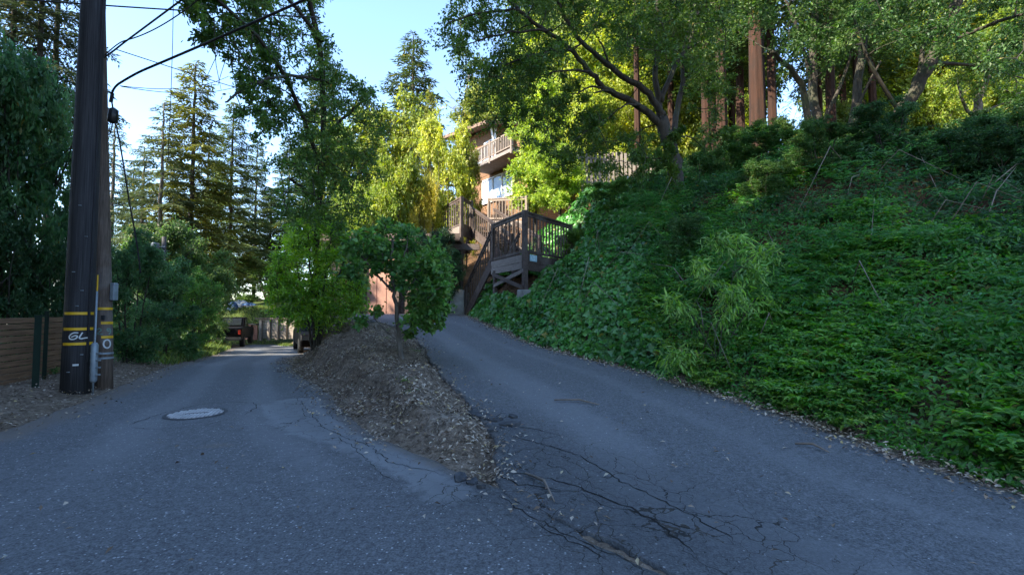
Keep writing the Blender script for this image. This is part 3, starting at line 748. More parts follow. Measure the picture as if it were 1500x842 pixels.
# ------------------------------------------------------------------ manhole
g = G(287, 608.5); mh = thing('manhole_cover', 'round cast iron manhole cover set in the road', 'manhole cover', (g[0], g[1], g[2] + .012 + (float(fbm(g[0]*1.1, g[1]*1.1, 9)) - .47) * .035), R(20))
mb = MB(); mb.tube([(0, 0, -.04), (0, 0, .006)], .30, 40); mb.build('cover', M['ironbase'], mh)
mb = MB()
for r0, r1, z in ((.31, .345, .008),):
    vs = [(r * math.cos(a), r * math.sin(a), z) for a in np.linspace(0, 6.283, 41)[:-1] for r in (r0, r1)]; mb.add(vs, [(2*i, 2*i+1, (2*i+3) % 80, (2*i+2) % 80) for i in range(40)])
mb.build('frame', M['irondark'], mh)
mb = MB()
for i in range(-7, 8):
    for j in range(-7, 8):
        x, y = i * .04, j * .04
        if x*x + y*y < .285**2 and not (abs(y) < .035 and abs(x) < .13): mb.box((x, y, .009), (.029, .029, .008))
mb.build('stud_pattern', M['rust'], mh)
mb = MB(); mb.box((0, 0, .0085), (.24, .045, .005)); mb.build('lettering_bar', M['irondark'], mh)

# ------------------------------------------------------------------ wooden stairs and landings
def railing(par, a, b, hgt, n, mat, org, base_off=.06, wbal=.04, cap=(.09, .045)):
    a = np.array(a, float) - org; b = np.array(b, float) - org; up = np.array([0, 0, 1.])
    mb = MB(); mb.beam(a + up * hgt, b + up * hgt, *cap); mb.beam(a + up * (hgt - .07), b + up * (hgt - .07), .04, .08); 
    r = mb.build('railing', mat, par); mb = MB(); mb.beam(a + up * base_off, b + up * base_off, .04, .07); mb.build('bottom_rail', mat, r)
    for i in range(n):
        t = (i + .5) / n; p = a + (b - a) * t
        m2 = MB(); m2.box(p + up * (hgt - .06 + base_off) / 2, (wbal, wbal, hgt - .1 - base_off + .04)); m2.build('baluster', mat, r)
    return r
def post(par, p, z0, z1, org, mat, w=.10, name='post'):
    mb = MB(); mb.box((p[0] - org[0], p[1] - org[1], (z0 + z1) / 2 - org[2]), (w, w, z1 - z0), Matrix.Rotation(R(35), 3, 'Z')); return mb.build(name, mat, par, bevel=.006)
Q0, Q1, Q2, Q3 = [np.array(p) for p in LAND]     # near corner, right, back, left
zd0 = P(769, 371, 12.3)[2]; zrl = P(769, 309.5, 12.3)[2] - zd0
org = np.array([Q0[0], Q0[1], zd0 - 1.3])
fs = thing('wooden_stairs', 'dark wooden stair landing with house number above the ivy', 'staircase', org)
mb = MB(); cz = zd0 - .03; mb.add([(*(q - org[:2]), cz - org[2]) for q in (Q0, Q1, Q2, Q3)] + [(*(q - org[:2]), cz + .03 - org[2]) for q in (Q0, Q1, Q2, Q3)], [(3, 2, 1, 0), (4, 5, 6, 7), (0, 1, 5, 4), (1, 2, 6, 5), (2, 3, 7, 6), (3, 0, 4, 7)])
mb.build('deck', M['deck'], fs)
def inset(q, d=.04): c = (Q0 + Q1 + Q2 + Q3) / 4; return q + (c - q) / np.linalg.norm(c - q) * d
for (a, b, hts, mt) in ((Q3, Q0, ((-.02, .20), (-.22, .18)), 'decklight'), (Q0, Q1, ((-.02, .22), (-.24, .20)), 'deck')):
    for top, h in hts:
        m2 = MB(); z = zd0 + top - h / 2 - org[2]; m2.beam((*(a - org[:2]), z), (*(b - org[:2]), z), .045, h - .008); m2.build('fascia_board', M[mt], fs)
A3 = lambda q, z: np.array([q[0], q[1], z])
railing(fs, A3(inset(Q3), zd0), A3(inset(Q0), zd0), zrl, 8, M['deck'], org)
railing(fs, A3(inset(Q0), zd0), A3(inset(Q1), zd0), zrl, 15, M['deck'], org)
gz = float(H(Q0[0], Q0[1])) + .02
fp = post(fs, inset(Q0, .02), gz + .3, zd0 + zrl + .03, org, M['deck'], .12)
lp_xy = Q3 + (Q0 - Q3) * .12; gl = float(H(*lp_xy))
post(fs, lp_xy, gl, zd0 - .3, org, M['deck'], .10); post(fs, inset(Q3), zd0 - .25, zd0 + zrl + .03, org, M['deck']); post(fs, inset(Q1), zd0 - .4, zd0 + zrl + .03, org, M['deck'])
for a, za, b, zb in ((lp_xy, zd0 - .42, Q0, gz + .38), (lp_xy, gl + .42, Q0, zd0 - .44)):
    m2 = MB(); off = np.array([-.07, -.07, 0]) if za > zb else np.array([-.03, -.02, 0]); m2.beam(A3(a, za) - org + off, A3(b, zb) - org + off, .04, .10); m2.build('brace', M['deck'] if za > zb else M['decklight'], fs)
m2 = MB(); m2.box((inset(Q0, .02)[0] - org[0], inset(Q0, .02)[1] - org[1], gz + .1 - org[2]), (.30, .30, .44), Matrix.Rotation(R(35), 3, 'Z')); m2.build('footing', M['conc'], fs, bevel=.02)
# number sign on the right fascia
sd = unit(Q1 - Q0); nrm = np.array([sd[1], -sd[0]])
sc = Q0 + sd * .36 + nrm * .035; sgn = thing('number_sign', 'pale blue house number plate on the dark landing fascia', 'sign', (sc[0], sc[1], zd0 - .10), math.atan2(sd[1], sd[0]))
mb = MB(); mb.box((0, 0, 0), (.34, .016, .17)); mb.build('plate', M['sign'], sgn, bevel=.004)
segs = {'1': [[(.0, .05), (0, -.05)]], '2': [[(-.018, .035), (0, .05), (.018, .03), (.0, 0), (-.018, -.05), (.02, -.05)]], '0': [[(0, .05), (.018, .0), (0, -.05), (-.018, 0), (0, .05)]]}
mb = MB()
for i, ch in enumerate('1221'):
    for pl in segs[ch]: stroke(mb, lambda a, z, i=i: Vector((-.11 + i * .073 + a, -.0115, z)), pl, .016)
mb.build('digits', M['signtext'], sgn)
# stair flight from the landing down to the driveway
S0 = Q3.copy(); S1 = np.array([-1.53, 16.0]); zb = float(zD(16.0)) + .02
def flight(par, org, a, za, b, zb, width, n, mat, rail=True, both=True, hgt=.92, nb=11, matr=None):
    d = unit(b - a); pr = np.array([d[1], -d[0]])
    if pr[0] < 0: pr = -pr
    for w in (0, width):
        m2 = MB(); m2.beam(A3(a + pr * w, za - .10) - org, A3(b + pr * w, zb - .02) - org, .05, .26); m2.build('stringer', mat, par)
    for i in range(n):
        t = (i + .5) / n; c = a + (b - a) * t + pr * width / 2; z = za + (zb - za) * (i + 1) / (n + 0) + .0
        m2 = MB(); m2.box(A3(c, z) - org, (np.linalg.norm(b - a) / n + .02, width - .06, .04), Matrix.Rotation(math.atan2(d[1], d[0]), 3, 'Z')); m2.build('tread', mat, par)
    for w in ((0, width) if both else (0,)):
        railing(par, A3(a + pr * w, za), A3(b + pr * w, zb), hgt, nb, matr or mat, org, .10)
        post(par, b + pr * w, zb - .15, zb + hgt + .05, org, matr or mat)
flight(fs, org, S0, zd0, S1, zb, .95, 8, M['deck'])

# upper landing
T0 = P(676, 330, 19.0); zd1 = T0[2]; T0 = T0[:2]; T1 = P(648, 341, 21.0)[:2]; T2 = np.array([-1.72, 20.0]); T3 = T1 + (T2 - T0)
zr1 = P(676, 289, 19.0)[2] - zd1
org1 = np.array([T0[0], T0[1], zd1 - 2.5])
us = thing('wooden_stairs', 'upper greyed wooden landing with flight of steps in front of the house', 'staircase', org1)
mb = MB(); mb.add([(*(q - org1[:2]), zz - org1[2]) for zz in (zd1 - .04, zd1) for q in (T0, T2, T3, T1)], [(3, 2, 1, 0), (4, 5, 6, 7), (0, 1, 5, 4), (1, 2, 6, 5), (2, 3, 7, 6), (3, 0, 4, 7)]); mb.build('deck', M['deck'], us)
for a, b, mt in ((T1, T0, 'decklight'), (T0, T2, 'deck')):
    m2 = MB(); m2.beam(A3(a, zd1 - .2) - org1, A3(b, zd1 - .2) - org1, .05, .40); m2.build('fascia_board', M[mt], us)
railing(us, A3(T1, zd1), A3(T0, zd1), zr1, 9, M['deck'], org1); railing(us, A3(T0, zd1), A3(T2, zd1), zr1, 4, M['deck'], org1)
post(us, T0, 1.0, zd1 + zr1 + .03, org1, M['deck'], .13); post(us, T1, zd1 - .45, zd1 + zr1 + .03, org1, M['deck']); post(us, T2, zd1 - .45, zd1 + zr1 + .1, org1, M['deck'], .13)
for e in (T1, T2):
    q = T0 + (e - T0) * .75; m2 = MB(); m2.beam(A3(T0, zd1 - 1.35) - org1, A3(q, zd1 - .4) - org1, .09, .09); m2.build('brace', M['deck'], us)
flight(us, org1, T2, zd1, np.array([-.02, 15.3]), zd0, 1.0, 12, M['deck'], hgt=.95, nb=18)
# railing of the path behind
wa, wb = P(716, 322, 21.5), P(772, 322, 19.5)
orgw = wa.copy(); wr = thing('path_railing', 'pale grey railing of the path between the house and the landings', 'railing', wa)
railing(wr, wa, wb, .95, 12, M['railgrey'], orgw); post(wr, wa[:2], wa[2] - .6, wa[2] + 1.0, orgw, M['railgrey']); post(wr, wb[:2], wb[2] - .6, wb[2] + 1.0, orgw, M['railgrey'])
m2 = MB(); m2.beam((0, 0, -.15), wb - wa + np.array([0, 0, -.15]), .06, .22); m2.build('fascia_board', M['decklight'], wr)
# grey picket fence on the hill behind the oak
pa, pb = P(800, 258, 20.5), P(965, 272, 22)
pk = thing('picket_fence', 'weathered grey board fence on the hill behind the oak', 'fence', pa)
mb = MB(); nn = 26
for i in range(nn):
    p = pa + (pb - pa) * i / nn - pa; mb.box((p[0], p[1], .35 + random.uniform(-.04, .04)), (.13, .025, 2.0))
mb.build('boards', M['fencegrey'], pk)
mb = MB()
for z in (-.1, 1.0): mb.beam((0, .05, z), pb - pa + np.array([0, .05, z]), .05, .09)
mb.build('rail', M['fencegrey'], pk)

# ------------------------------------------------------------------ garage and retaining wall
ga = thing('garage', 'low dark roofed garage with a pinkish door behind the small tree', 'garage', (-4.2, 17.3, 1.15))
def gb(name, x0, x1, y0, y1, z0, z1, mat, par=ga, bev=0):
    m2 = MB(); m2.box(((x0+x1)/2 + 4.2, (y0+y1)/2 - 17.3, (z0+z1)/2 - 1.15), (x1-x0, y1-y0, z1-z0)); return m2.build(name, mat, par, bevel=bev)
gb('wall', -6.6, -2.3, 17.36, 21, .8, 3.85, M['deck'])
dr = gb('garage_door', -5.25, -4.2, 17.28, 17.357, 1.15, 3.25, M['pink'])
for x in (-4.9, -4.55): gb('panel_groove', x - .012, x + .012, 17.272, 17.281, 1.2, 3.2, M['fencered'], dr)
for x0, x1 in ((-5.37, -5.26), (-4.19, -4.08)): gb('door_post', x0, x1, 17.22, 17.35, 1.1, 3.35, M['deck'])
gb('header', -5.4, -4.05, 17.2, 17.35, 3.36, 3.55, M['deck'])
mb = MB()
for k in range(-14, 26):
    for s in (1, -1):
        x0 = k * .09; a = np.array([x0, 0, 0.]); b = np.array([x0 + s * 1.5, 0, 1.5])
        ts = sorted([0, 1] + [(c - a[0]) / (b[0] - a[0]) for c in (0, 1.0)]); lo_t = max(0, min((0 - a[0]) / (b[0] - a[0]), (1.0 - a[0]) / (b[0] - a[0]))); hi_t = min(1, max((0 - a[0]) / (b[0] - a[0]), (1.0 - a[0]) / (b[0] - a[0])))
        if hi_t - lo_t > .03: mb.beam(a + (b - a) * lo_t + np.array([0, .01 * s, 0]), a + (b - a) * hi_t + np.array([0, .01 * s, 0]), .012, .03)
o = mb.build('lattice_panel', M['pink'], ga); o.location = (-6.5 + 4.2, 17.30 - 17.3, 1.2 - 1.15)
gb('roof', -6.9, -1.9, 16.9, 21.4, 3.86, 4.0, M['roof']); gb('fascia_board', -6.95, -1.85, 16.84, 16.898, 3.78, 4.04, M['deck'])
gb('roof_beam', -3.0, -1.2, 17.6, 17.75, 3.55, 3.77, M['deck'])
m2 = MB(); m2.prism([(-2.35, .9), (-1.62, .9), (-1.62, 1.95), (-1.75, 2.05), (-2.35, 2.0)], 16.2, 18.5)
tag(m2.build('retaining_wall', M['conc'], None, bevel=.02), 'low grey concrete wall at the foot of the wooden stairs', 'wall')
m2 = MB(); m2.beam((-5.9, 17.05, 1.25), (-5.2, 16.9, 1.2), .15, .1)

# ------------------------------------------------------------------ the house on the hill
wv = np.array([.57, -.82]); wv /= np.linalg.norm(wv)
A0 = np.array([-3.9, 34.8]); hz = 7.0
ho = thing('shingled_house', 'red brown shingled hillside house with white windows behind the yellow shrub', 'house', (A0[0], A0[1], hz), math.atan2(wv[1], wv[0]))
def hb(name, x0, x1, y0, y1, z0, z1, mat, par=ho, M3=None):
    m2 = MB(); m2.box(((x0+x1)/2, (y0+y1)/2, (z0+z1)/2 - hz), (x1-x0, y1-y0, z1-z0), M3); return m2.build(name, mat, par)
hb('lower_wall', -.3, 8.5, .02, 7, 5.2, 10.35, M['shingle'])
hb('upper_wall', -.3, 5.0, .0, 7, 10.352, 13.6, M['shingle'])
def win(x0, x1, z0, z1, cuts):
    fr = hb('window', x0, x1, -.05, -.005, z0, z1, M['wglass'])
    for a, b, c, d in [(x0-.09, x1+.09, z0-.09, z0), (x0-.09, x1+.09, z1, z1+.09), (x0-.09, x0, z0, z1), (x1, x1+.09, z0, z1)] + [(c-.05, c+.05, z0, z1) for c in cuts]:
        hb('frame', a, b, -.10, -.002, c, d, M['wframe'], fr)
win(.75, 3.3, 10.95, 12.3, (2.0,)); win(3.75, 4.6, 10.95, 12.5, ())
win(3.5, 6.9, 8.5, 9.95, (4.7, 5.8)); win(.55, 1.4, 7.2, 8.6, ())
hb('corner_board', 4.9, 5.05, -.06, 0.0, 10.4, 13.4, M['wframe'])
# roof with an overhang
m2 = MB(); m2.add([(x, y, z - hz + .0) for x, y, z in [(-1.1, -1.1, 14.0), (5.5, -1.1, 13.1), (5.5, 7.4, 14.6), (-1.1, 7.4, 15.5), (-1.1, -1.1, 14.22), (5.5, -1.1, 13.32), (5.5, 7.4, 14.82), (-1.1, 7.4, 15.72)]],
           [(0, 3, 2, 1), (4, 5, 6, 7), (0, 1, 5, 4), (1, 2, 6, 5), (2, 3, 7, 6), (3, 0, 4, 7)]); rf = m2.build('roof', M['roofbrown'], ho)
m2 = MB(); m2.beam((5.2, -.5, 13.05 - hz), (5.0, -.1, 12.0 - hz), .09, .09); m2.build('downspout', M['wframe'], ho)
# upper deck that runs on from the corner
hb('deck', 4.3, 9.0, -1.5, -.0, 10.3, 10.5, M['decklight'])
rl = hb('deck_railing', 4.3, 9.0, -1.5, -1.42, 11.42, 11.5, M['railgrey']); hb('bottom_rail', 4.3, 9.0, -1.48, -1.44, 10.62, 10.69, M['railgrey'], rl)
for i in range(26): hb('baluster', 4.4 + i * .176, 4.46 + i * .176, -1.49, -1.43, 10.6, 11.45, M['railgrey'], rl)
for x in (4.3, 6.6, 8.9): hb('deck_post', x - .07, x + .07, -1.53, -1.39, 10.2 if x < 12 else 6, 11.6, M['railgrey'])
hb('back_wall', 6.5, 8.6, .6, 7, 10.36, 12.6, M['shingle'])

# ------------------------------------------------------------------ vehicles far down the road
def wheel(par, x, y, r, w=.2):
    m2 = MB(); m2.tube([(x, y - w/2, r), (x, y + w/2, r)], r, 18); a = m2.build('wheel', M['tyre'], par, True)
    m2 = MB(); m2.tube([(x, y - w/2 - .01, r), (x, y + w/2 + .01, r)], r * .58, 12); m2.build('rim', M['chrome'], a)
def vehicle(name, label, cat, loc, rz, pickup):
    t = thing(name, label, cat, loc, rz)
    # front towards +x, length 5.2 / 4.5
    if pickup:
        body = [(-2.6, .45), (2.5, .42), (2.6, .75), (2.5, .98), (1.2, 1.06), (-.65, 1.08), (-2.58, 1.08), (-2.62, .8)]
        cab = [(-.7, 1.07), (1.15, 1.05), (.45, 1.62), (-.5, 1.64)]
    else:
        body = [(-2.2, .35), (2.15, .32), (2.25, .6), (2.05, .85), (.95, .95), (-1.5, 1.0), (-2.2, .92), (-2.28, .6)]
        cab = [(-1.75, .97), (1.1, .93), (.3, 1.42), (-1.1, 1.44)]
    m2 = MB(); m2.prism(body, -.9, .9); m2.build('body', M['carpaint'], t, bevel=.06)
    m2 = MB(); m2.prism(cab, -.78, .78); c = m2.build('cab', M['carpaint'], t, bevel=.05)
    m2 = MB(); k = cab; x = (k[0][0] + k[3][0]) / 2; z = (k[0][1] + k[3][1]) / 2 + .02
    m2.box((x - .012, 0, z), (.03, 1.25, .4), Matrix.Rotation(math.atan2(k[3][0]-k[0][0], k[3][1]-k[0][1]), 3, 'Y')); m2.build('rear_window', M['glass'], t)
    for s in (-1, 1):
        m2 = MB(); m2.prism([(k[0][0]+.3, k[0][1]+.04), (k[1][0]-.25, k[1][1]+.05), (k[2][0]-.08, k[2][1]-.09), (k[3][0]+.1, k[3][1]-.09)], s*.785-.006, s*.785+.006); m2.build('side_window', M['glass'], t)
        xb = body[-1][0] - .01; m2 = MB(); m2.box((xb + .04, s*.80, .86), (.08, .12, .22)); m2.build('tail_light', M['tail'], t)
        m2 = MB(); m2.box((2.24 if not pickup else 2.58, s*.68, .68), (.06, .3, .14)); m2.build('headlight', M['glass'], t)
        for wx in ((-1.6, 1.65) if pickup else (-1.35, 1.4)): wheel(t, wx, s * .82, .36 if pickup else .32)
    m2 = MB(); m2.box((body[0][0] - .06, 0, .52), (.14, 1.8, .16)); m2.build('bumper', M['chrome'], t, bevel=.02)
    if pickup:
        m2 = MB(); m2.box((-1.65, 0, 1.083), (1.7, 1.45, .01)); m2.build('truck_bed', M['black'], t)
        m2 = MB(); m2.box((-2.69, 0, .52), (.02, .32, .12)); m2.build('licence_plate', M['white'], t)
    return t
p = P(337, 505, 27.5); vehicle('pickup_truck', 'black pickup truck seen from behind at the road end', 'pickup truck', (p[0], p[1], float(H(p[0], p[1])) + .05), R(112), True)
p = P(466, 503, 21.5); vehicle('parked_car', 'black parked car half hidden behind the dirt bank', 'car', (p[0], p[1], float(zR(p[1])) + .02), R(-62), False)

# walls at the road end
def board_wall(name, label, a, b, h, mat, posts, cat='fence'):
    a = np.array(a); b = np.array(b); t = thing(name, label, cat, a); d = b - a; L = np.linalg.norm(d); u_ = d / L; Mx = Matrix.Rotation(math.atan2(u_[1], u_[0]), 3, 'Z')
    mb = MB(); k = 7
    for i in range(k): mb.box(d / 2 + np.array([0, 0, h * (i + .5) / k]), (L, .05, h / k - .02), Mx)
    mb.build('boards', mat, t)
    for i in range(posts):
        q = d * (i + .3) / posts; m2 = MB(); m2.box(q + np.array([.02, -.1, h * .5]), (.2, .12, h + .06), Mx); m2.build('wall_post', M['fencegrey'] if mat == M['fencegrey'] else mat, t)
    m2 = MB(); m2.box(d / 2 + np.array([0, -.05, h + .06]), (L + .2, .35, .08), Mx); m2.build('cap', M['deck'], t); return t
a = P(379, 498, 30.5); b = P(452, 494, 29.5); board_wall('retaining_wall', 'grey timber retaining wall with posts below the grassy bank', a, b, 1.2, M['fencegrey'], 6, 'wall')
a = P(338, 497, 32.0); b = P(377, 497, 30.9); board_wall('board_fence', 'red brown board fence behind the pickup truck', a, b, .95, M['fencered'], 3)
# covered things on the grassy bank
for i, (u, v, Y, w, h, mt, lab) in enumerate([(340, 462, 35, .8, .6, 'tarpb', 'bright blue tarp bundle on the grassy bank'), (366, 455, 36, 1.2, .35, 'tarpb', 'flat blue covered pile right of the blue tarp bundle'), (352, 460, 36.5, 1.3, .55, 'tarpg', 'grey covered pile between the two blue ones')]):
    q = P(u, v, Y); q[2] = float(H(q[0], q[1])); rn = random.Random(i); t = thing('covered_pile', lab, 'tarp', q); mb = MB(); vs = []; n = 14
    for z, s in ((0, 1), (.35, .95), (.75, .7), (1, .25)):
        vs += [(math.cos(6.283*k/n) * w/2 * s * rn.uniform(.85, 1.15), math.sin(6.283*k/n) * w/2 * s * rn.uniform(.85, 1.15), h * z * rn.uniform(.9, 1.1)) for k in range(n)]
    mb.add(vs, [(r*n+k, r*n+(k+1) % n, (r+1)*n+(k+1) % n, (r+1)*n+k) for r in range(3) for k in range(n)] + [tuple(3*n+k for k in range(n))]); mb.build('tarp', M[mt], t)
    m2 = MB(); m2.tube([(math.cos(a) * w * .52, math.sin(a) * w * .52, h * .3) for a in np.linspace(0, 6.283, 16)], .02, 5); m2.build('rope', M['railgrey'], t)
# small grey cabinet on a post among the far shrubs
q = P(227, 372, 16); t = thing('utility_cabinet', 'pale grey narrow cabinet on a post above the shrubs', 'cabinet', (q[0], q[1], float(H(q[0], q[1]))))
zz = q[2] - float(H(q[0], q[1]))
m2 = MB(); m2.box((0, 0, zz), (.16, .2, .75)); m2.build('cabinet', M['conduit'], t, bevel=.02)
m2 = MB(); m2.tube([(.22, .1, -.2), (.22, .1, zz + .6)], .07, 10); m2.build('post', M['irondark'], t, True)
for z in (-.2, .1, .25):
    m2 = MB(); m2.box((.2, -.02, zz + z), (.3, .02, .03)); m2.build('bracket', M['conduit'], t)
# boulder among the redwoods
q = P(1082, 222, 20); t = MB(); rn = random.Random(4); import bmesh
bm = bmesh.new(); bmesh.ops.create_icosphere(bm, subdivisions=4, radius=1)
for v in bm.verts:
    k = 1 + .35 * (float(fbm(np.array(v.co.x*1.5+7), np.array(v.co.y*1.5+v.co.z*1.3), 2)) - .45); v.co = Vector((v.co.x*.75*k, v.co.y*.6*k, v.co.z*.6*k))
me = bpy.data.meshes.new('boulder'); bm.to_mesh(me); bm.free()
for p_ in me.polygons: p_.use_smooth = True
o = link('boulder', me, M['rock'], None, (q[0], q[1], float(H(q[0], q[1])) + .35)); tag(o, 'pale grey boulder between the redwood trunks', 'boulder')
# fallen sticks
for i, (p1, p2, lab) in enumerate([((1165, 655), (1215, 668), 'dark fallen stick at the foot of the right slope'), ((770, 700), (812, 742), 'curved thin stick lying on the cracked asphalt'), ((812, 590), (878, 597), 'straight pale twig lying across the driveway')]):
    a = G(*p1); b = G(*p2); m = (a + b) / 2 + np.array([.04, .05, .02]); mb = MB(); mb.tube(smooth_line([a + [0, 0, .035], m + [0, 0, .03], b + [0, 0, .035]]), [.008] * 9, 5) if False else mb.tube([a + [0, 0, .035], m + [0, 0, .035], b + [0, 0, .03]], [.009, .012, .005], 6)
    tag(mb.build('fallen_stick', M['stick'], None, True), lab, 'stick', 'sticks on the asphalt')

# ------------------------------------------------------------------ ground cover and litter
rng = np.random.default_rng(11)
def cover(name, n, xr, yr, keep, hfun, L, asp, shape, col, mat, seed, wildness=.8, fold=.15):
    r = np.random.default_rng(seed)
    x = r.uniform(*xr, n); y = r.uniform(*yr, n); dist = np.hypot(x, y)
    k = keep(x, y, r.uniform(size=n)); x, y = x[k], y[k]; dist = dist[k]; m = len(x)
    hh = hfun(x, y); q = r.uniform(size=m) ** .6
    z = H(x, y, True) + hh * (.15 + .85 * q) + .02
    e = .05; gxn = (H(x + e, y, True) - H(x - e, y, True) + hfun(x + e, y) - hfun(x - e, y)) / (2*e); gyn = (H(x, y + e, True) - H(x, y - e, True) + hfun(x, y + e) - hfun(x, y - e)) / (2*e)
    nr = unit(np.stack([-np.clip(gxn, -2, 2), -np.clip(gyn, -2, 2), np.ones(m)], -1))
    nr = unit(nr + r.normal(size=(m, 3)) * .55 * wildness)
    a = r.uniform(0, 6.283, m); ax = np.stack([np.cos(a), np.sin(a), np.zeros(m)], -1) - np.stack([gxn, gyn, 0 * gxn], -1) * .35
    ax = unit(ax - nr * np.sum(ax * nr, 1, keepdims=True) + r.normal(size=(m, 3)) * .45 * wildness - np.array([0, 0, .15]))
    cl = np.clip(fbm(x * 1.6, y * 1.6, seed) * 1.3 - .15, 0, 1)
    rnd = np.clip(.6 * cl + .4 * r.uniform(size=m), 0, 1)
    LL = L * r.uniform(.55, 1.25, m) * (1 + .035 * np.clip(dist - 6, 0, 14))
    o = link(name, leaf_mesh(name, np.stack([x, y, z], -1), ax, nr, LL, LL * asp, rnd, shape, fold), mat); o.color = (*col, 1)
    return tag(o, kind='stuff')
def dr_(x, y): return (x - XR(y)) * .88
def ivy_side(x, y): return x - (.30 * y + .9 * (fbm(x * .8, y * .8, 31) - .47) * 2)
def edge_n(x, y): return (fbm(x * 2.2, y * 2.2, 41) - .47) * .5
def ivy_h(x, y): return (.06 + .26 * fbm(x * 1.2, y * 1.2, 51)) * sm(-.05, .5, dr_(x, y) + edge_n(x, y) * .5)
def gc_h(x, y):
    d = dr_(x, y); return (.04 + .75 * np.clip(fbm(x * 1.5, y * 1.5, 61) - .22, 0, 1) ** 1.5 + .16 * vnoise(x * 6, y * 6, 63) + .25 * sm(2, 5, d) * fbm(x * .7, y * .7, 62)) * sm(.0, .9, d + edge_n(x, y) * .6)
def keep_ivy(x, y, q):
    d = dr_(x, y); dist = np.hypot(x, y); onland = poly_dist(x, y, LAND) < -.05
    return (d + edge_n(x, y) * .35 > .08) & (d < 6.5) & (ivy_side(x, y) < 0) & (y > 5.2) & (q < np.clip(1.25 - dist / 30, .25, 1)) & onland
cover('ivy', 130000, (-2.2, 7), (5.2, 19), keep_ivy, ivy_h, .115, .95, 'ivy', (0.062, 0.196, 0.037), M['ivyleaf'], 101, .8)
def keep_gc(x, y, q):
    d = dr_(x, y); dist = np.hypot(x, y)
    return (d + edge_n(x, y) * .35 > .10) & (d < 3.8 + 2.2 * (fbm(x * .8, y * .8, 121) - .47) * 2) & ((fbm(x * 1.9, y * 1.9, 122) > .33) | (q < .12)) & (ivy_side(x, y) > -.25) & (x < 1.2 * y + 2.5) & (q < np.clip(1.5 - dist / 11, .22, 1))
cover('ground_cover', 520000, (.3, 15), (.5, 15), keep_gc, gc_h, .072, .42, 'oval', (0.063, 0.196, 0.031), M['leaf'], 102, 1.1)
def keep_up(x, y, q):
    d = dr_(x, y); return (d > 3.2 + 2.2 * (fbm(x * .8, y * .8, 121) - .47) * 2) & (d < 13) & (ivy_side(x, y) > -.25) & (x < 1.2 * y + 2.5) & (q < np.clip(1.5 - np.hypot(x, y) / 11, .25, 1)) & ((fbm(x * 1.9, y * 1.9, 123) > .36) | (q < .1))
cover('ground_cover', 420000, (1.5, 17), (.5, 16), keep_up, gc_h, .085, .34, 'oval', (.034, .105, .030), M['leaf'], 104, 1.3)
def keep_top(x, y, q): return (dr_(x, y) > 5.2) & (ivy_side(x, y) > -6) & (fbm(x * .6, y * .6, 71) > .40) & (x < 1.25 * y + 2)
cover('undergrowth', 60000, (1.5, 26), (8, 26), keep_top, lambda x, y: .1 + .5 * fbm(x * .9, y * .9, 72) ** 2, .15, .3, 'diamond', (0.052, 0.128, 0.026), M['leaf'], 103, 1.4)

def sprigs(name, n, xr, yr, keep, ln, per, L, asp, col, seed, lean=.5, shape='oval'):
    r = np.random.default_rng(seed); x = r.uniform(*xr, n); y = r.uniform(*yr, n); k = keep(x, y, r.uniform(size=n)); x, y = x[k], y[k]; m = len(x)
    st = r.integers(3, 7, m).max(); P0 = np.repeat(np.stack([x, y, H(x, y, True) + .05], -1), st, 0); mm = len(P0)
    l = ln * r.uniform(.5, 1.25, mm)[:, None, None]; a = r.uniform(0, 6.283, mm); d = np.stack([np.cos(a) * lean - .18, np.sin(a) * lean - .12, np.full(mm, 1.0)], -1); d = unit(d)[:, None, :]
    t = np.linspace(.2, 1, per)[None, :, None]; hd = np.stack([np.cos(a), np.sin(a), 0 * a], -1)[:, None, :]
    pos = P0[:, None, :] + d * l * t + hd * l * .35 * t ** 2 - np.array([0, 0, .45]) * l * t ** 2.4
    sdv = np.cross(hd, np.array([0, 0, 1.])) * np.where(np.arange(per)[None, :, None] % 2, 1, -1)
    ax = unit(hd * .7 + sdv * .8 + r.normal(size=pos.shape) * .3 + np.array([0, 0, -.1])); nr = np.array([0, 0, 1.]) + r.normal(size=pos.shape) * .35
    LL = (L * r.uniform(.7, 1.3, (mm, 1)) * np.linspace(1.15, .7, per)[None, :]).ravel(); rnd = np.clip(np.repeat(r.uniform(size=mm), per) * .6 + r.uniform(size=mm * per) * .4, 0, 1)
    o = link(name, leaf_mesh(name, pos.reshape(-1, 3), ax.reshape(-1, 3), nr.reshape(-1, 3), LL, LL * asp, rnd, shape, .15), M['leaf']); o.color = (*col, 1); return tag(o, kind='stuff')
def clumpy(x, y, sd, th): return fbm(x * 1.3, y * 1.3, sd) > th
sprigs('leafy_undergrowth', 7000, (.5, 13), (1, 13), lambda x, y, q: (dr_(x, y) > .25) & (dr_(x, y) < 4.5) & (ivy_side(x, y) > 0) & clumpy(x, y, 111, .46) & (x < 1.2 * y + 2), .30, 9, .085, .42, (0.091, 0.243, 0.031), 201, .55)
sprigs('leafy_undergrowth', 2600, (.5, 14), (3, 14), lambda x, y, q: (dr_(x, y) > 1.6) & (dr_(x, y) < 9) & (ivy_side(x, y) > -.3) & clumpy(x, y, 112, .45) & (x < 1.2 * y + 2), .75, 16, .10, .24, (0.054, 0.180, 0.041), 202, .8)
sprigs('leafy_undergrowth', 2600, (.3, 8), (1, 9), lambda x, y, q: (dr_(x, y) > .12) & (dr_(x, y) < 1.5) & (ivy_side(x, y) > -.1) & clumpy(x, y, 116, .47), .22, 8, .06, .5, (.13, .26, .035), 205, .6)
sprigs('leafy_undergrowth', 260, (-7, 0), (4.5, 13), lambda x, y, q: (x > RR(y) + .3) & (x < XL(y) - .1) & clumpy(x, y, 113, .55), .16, 6, .05, .3, (.09, .15, .03), 203, .9)
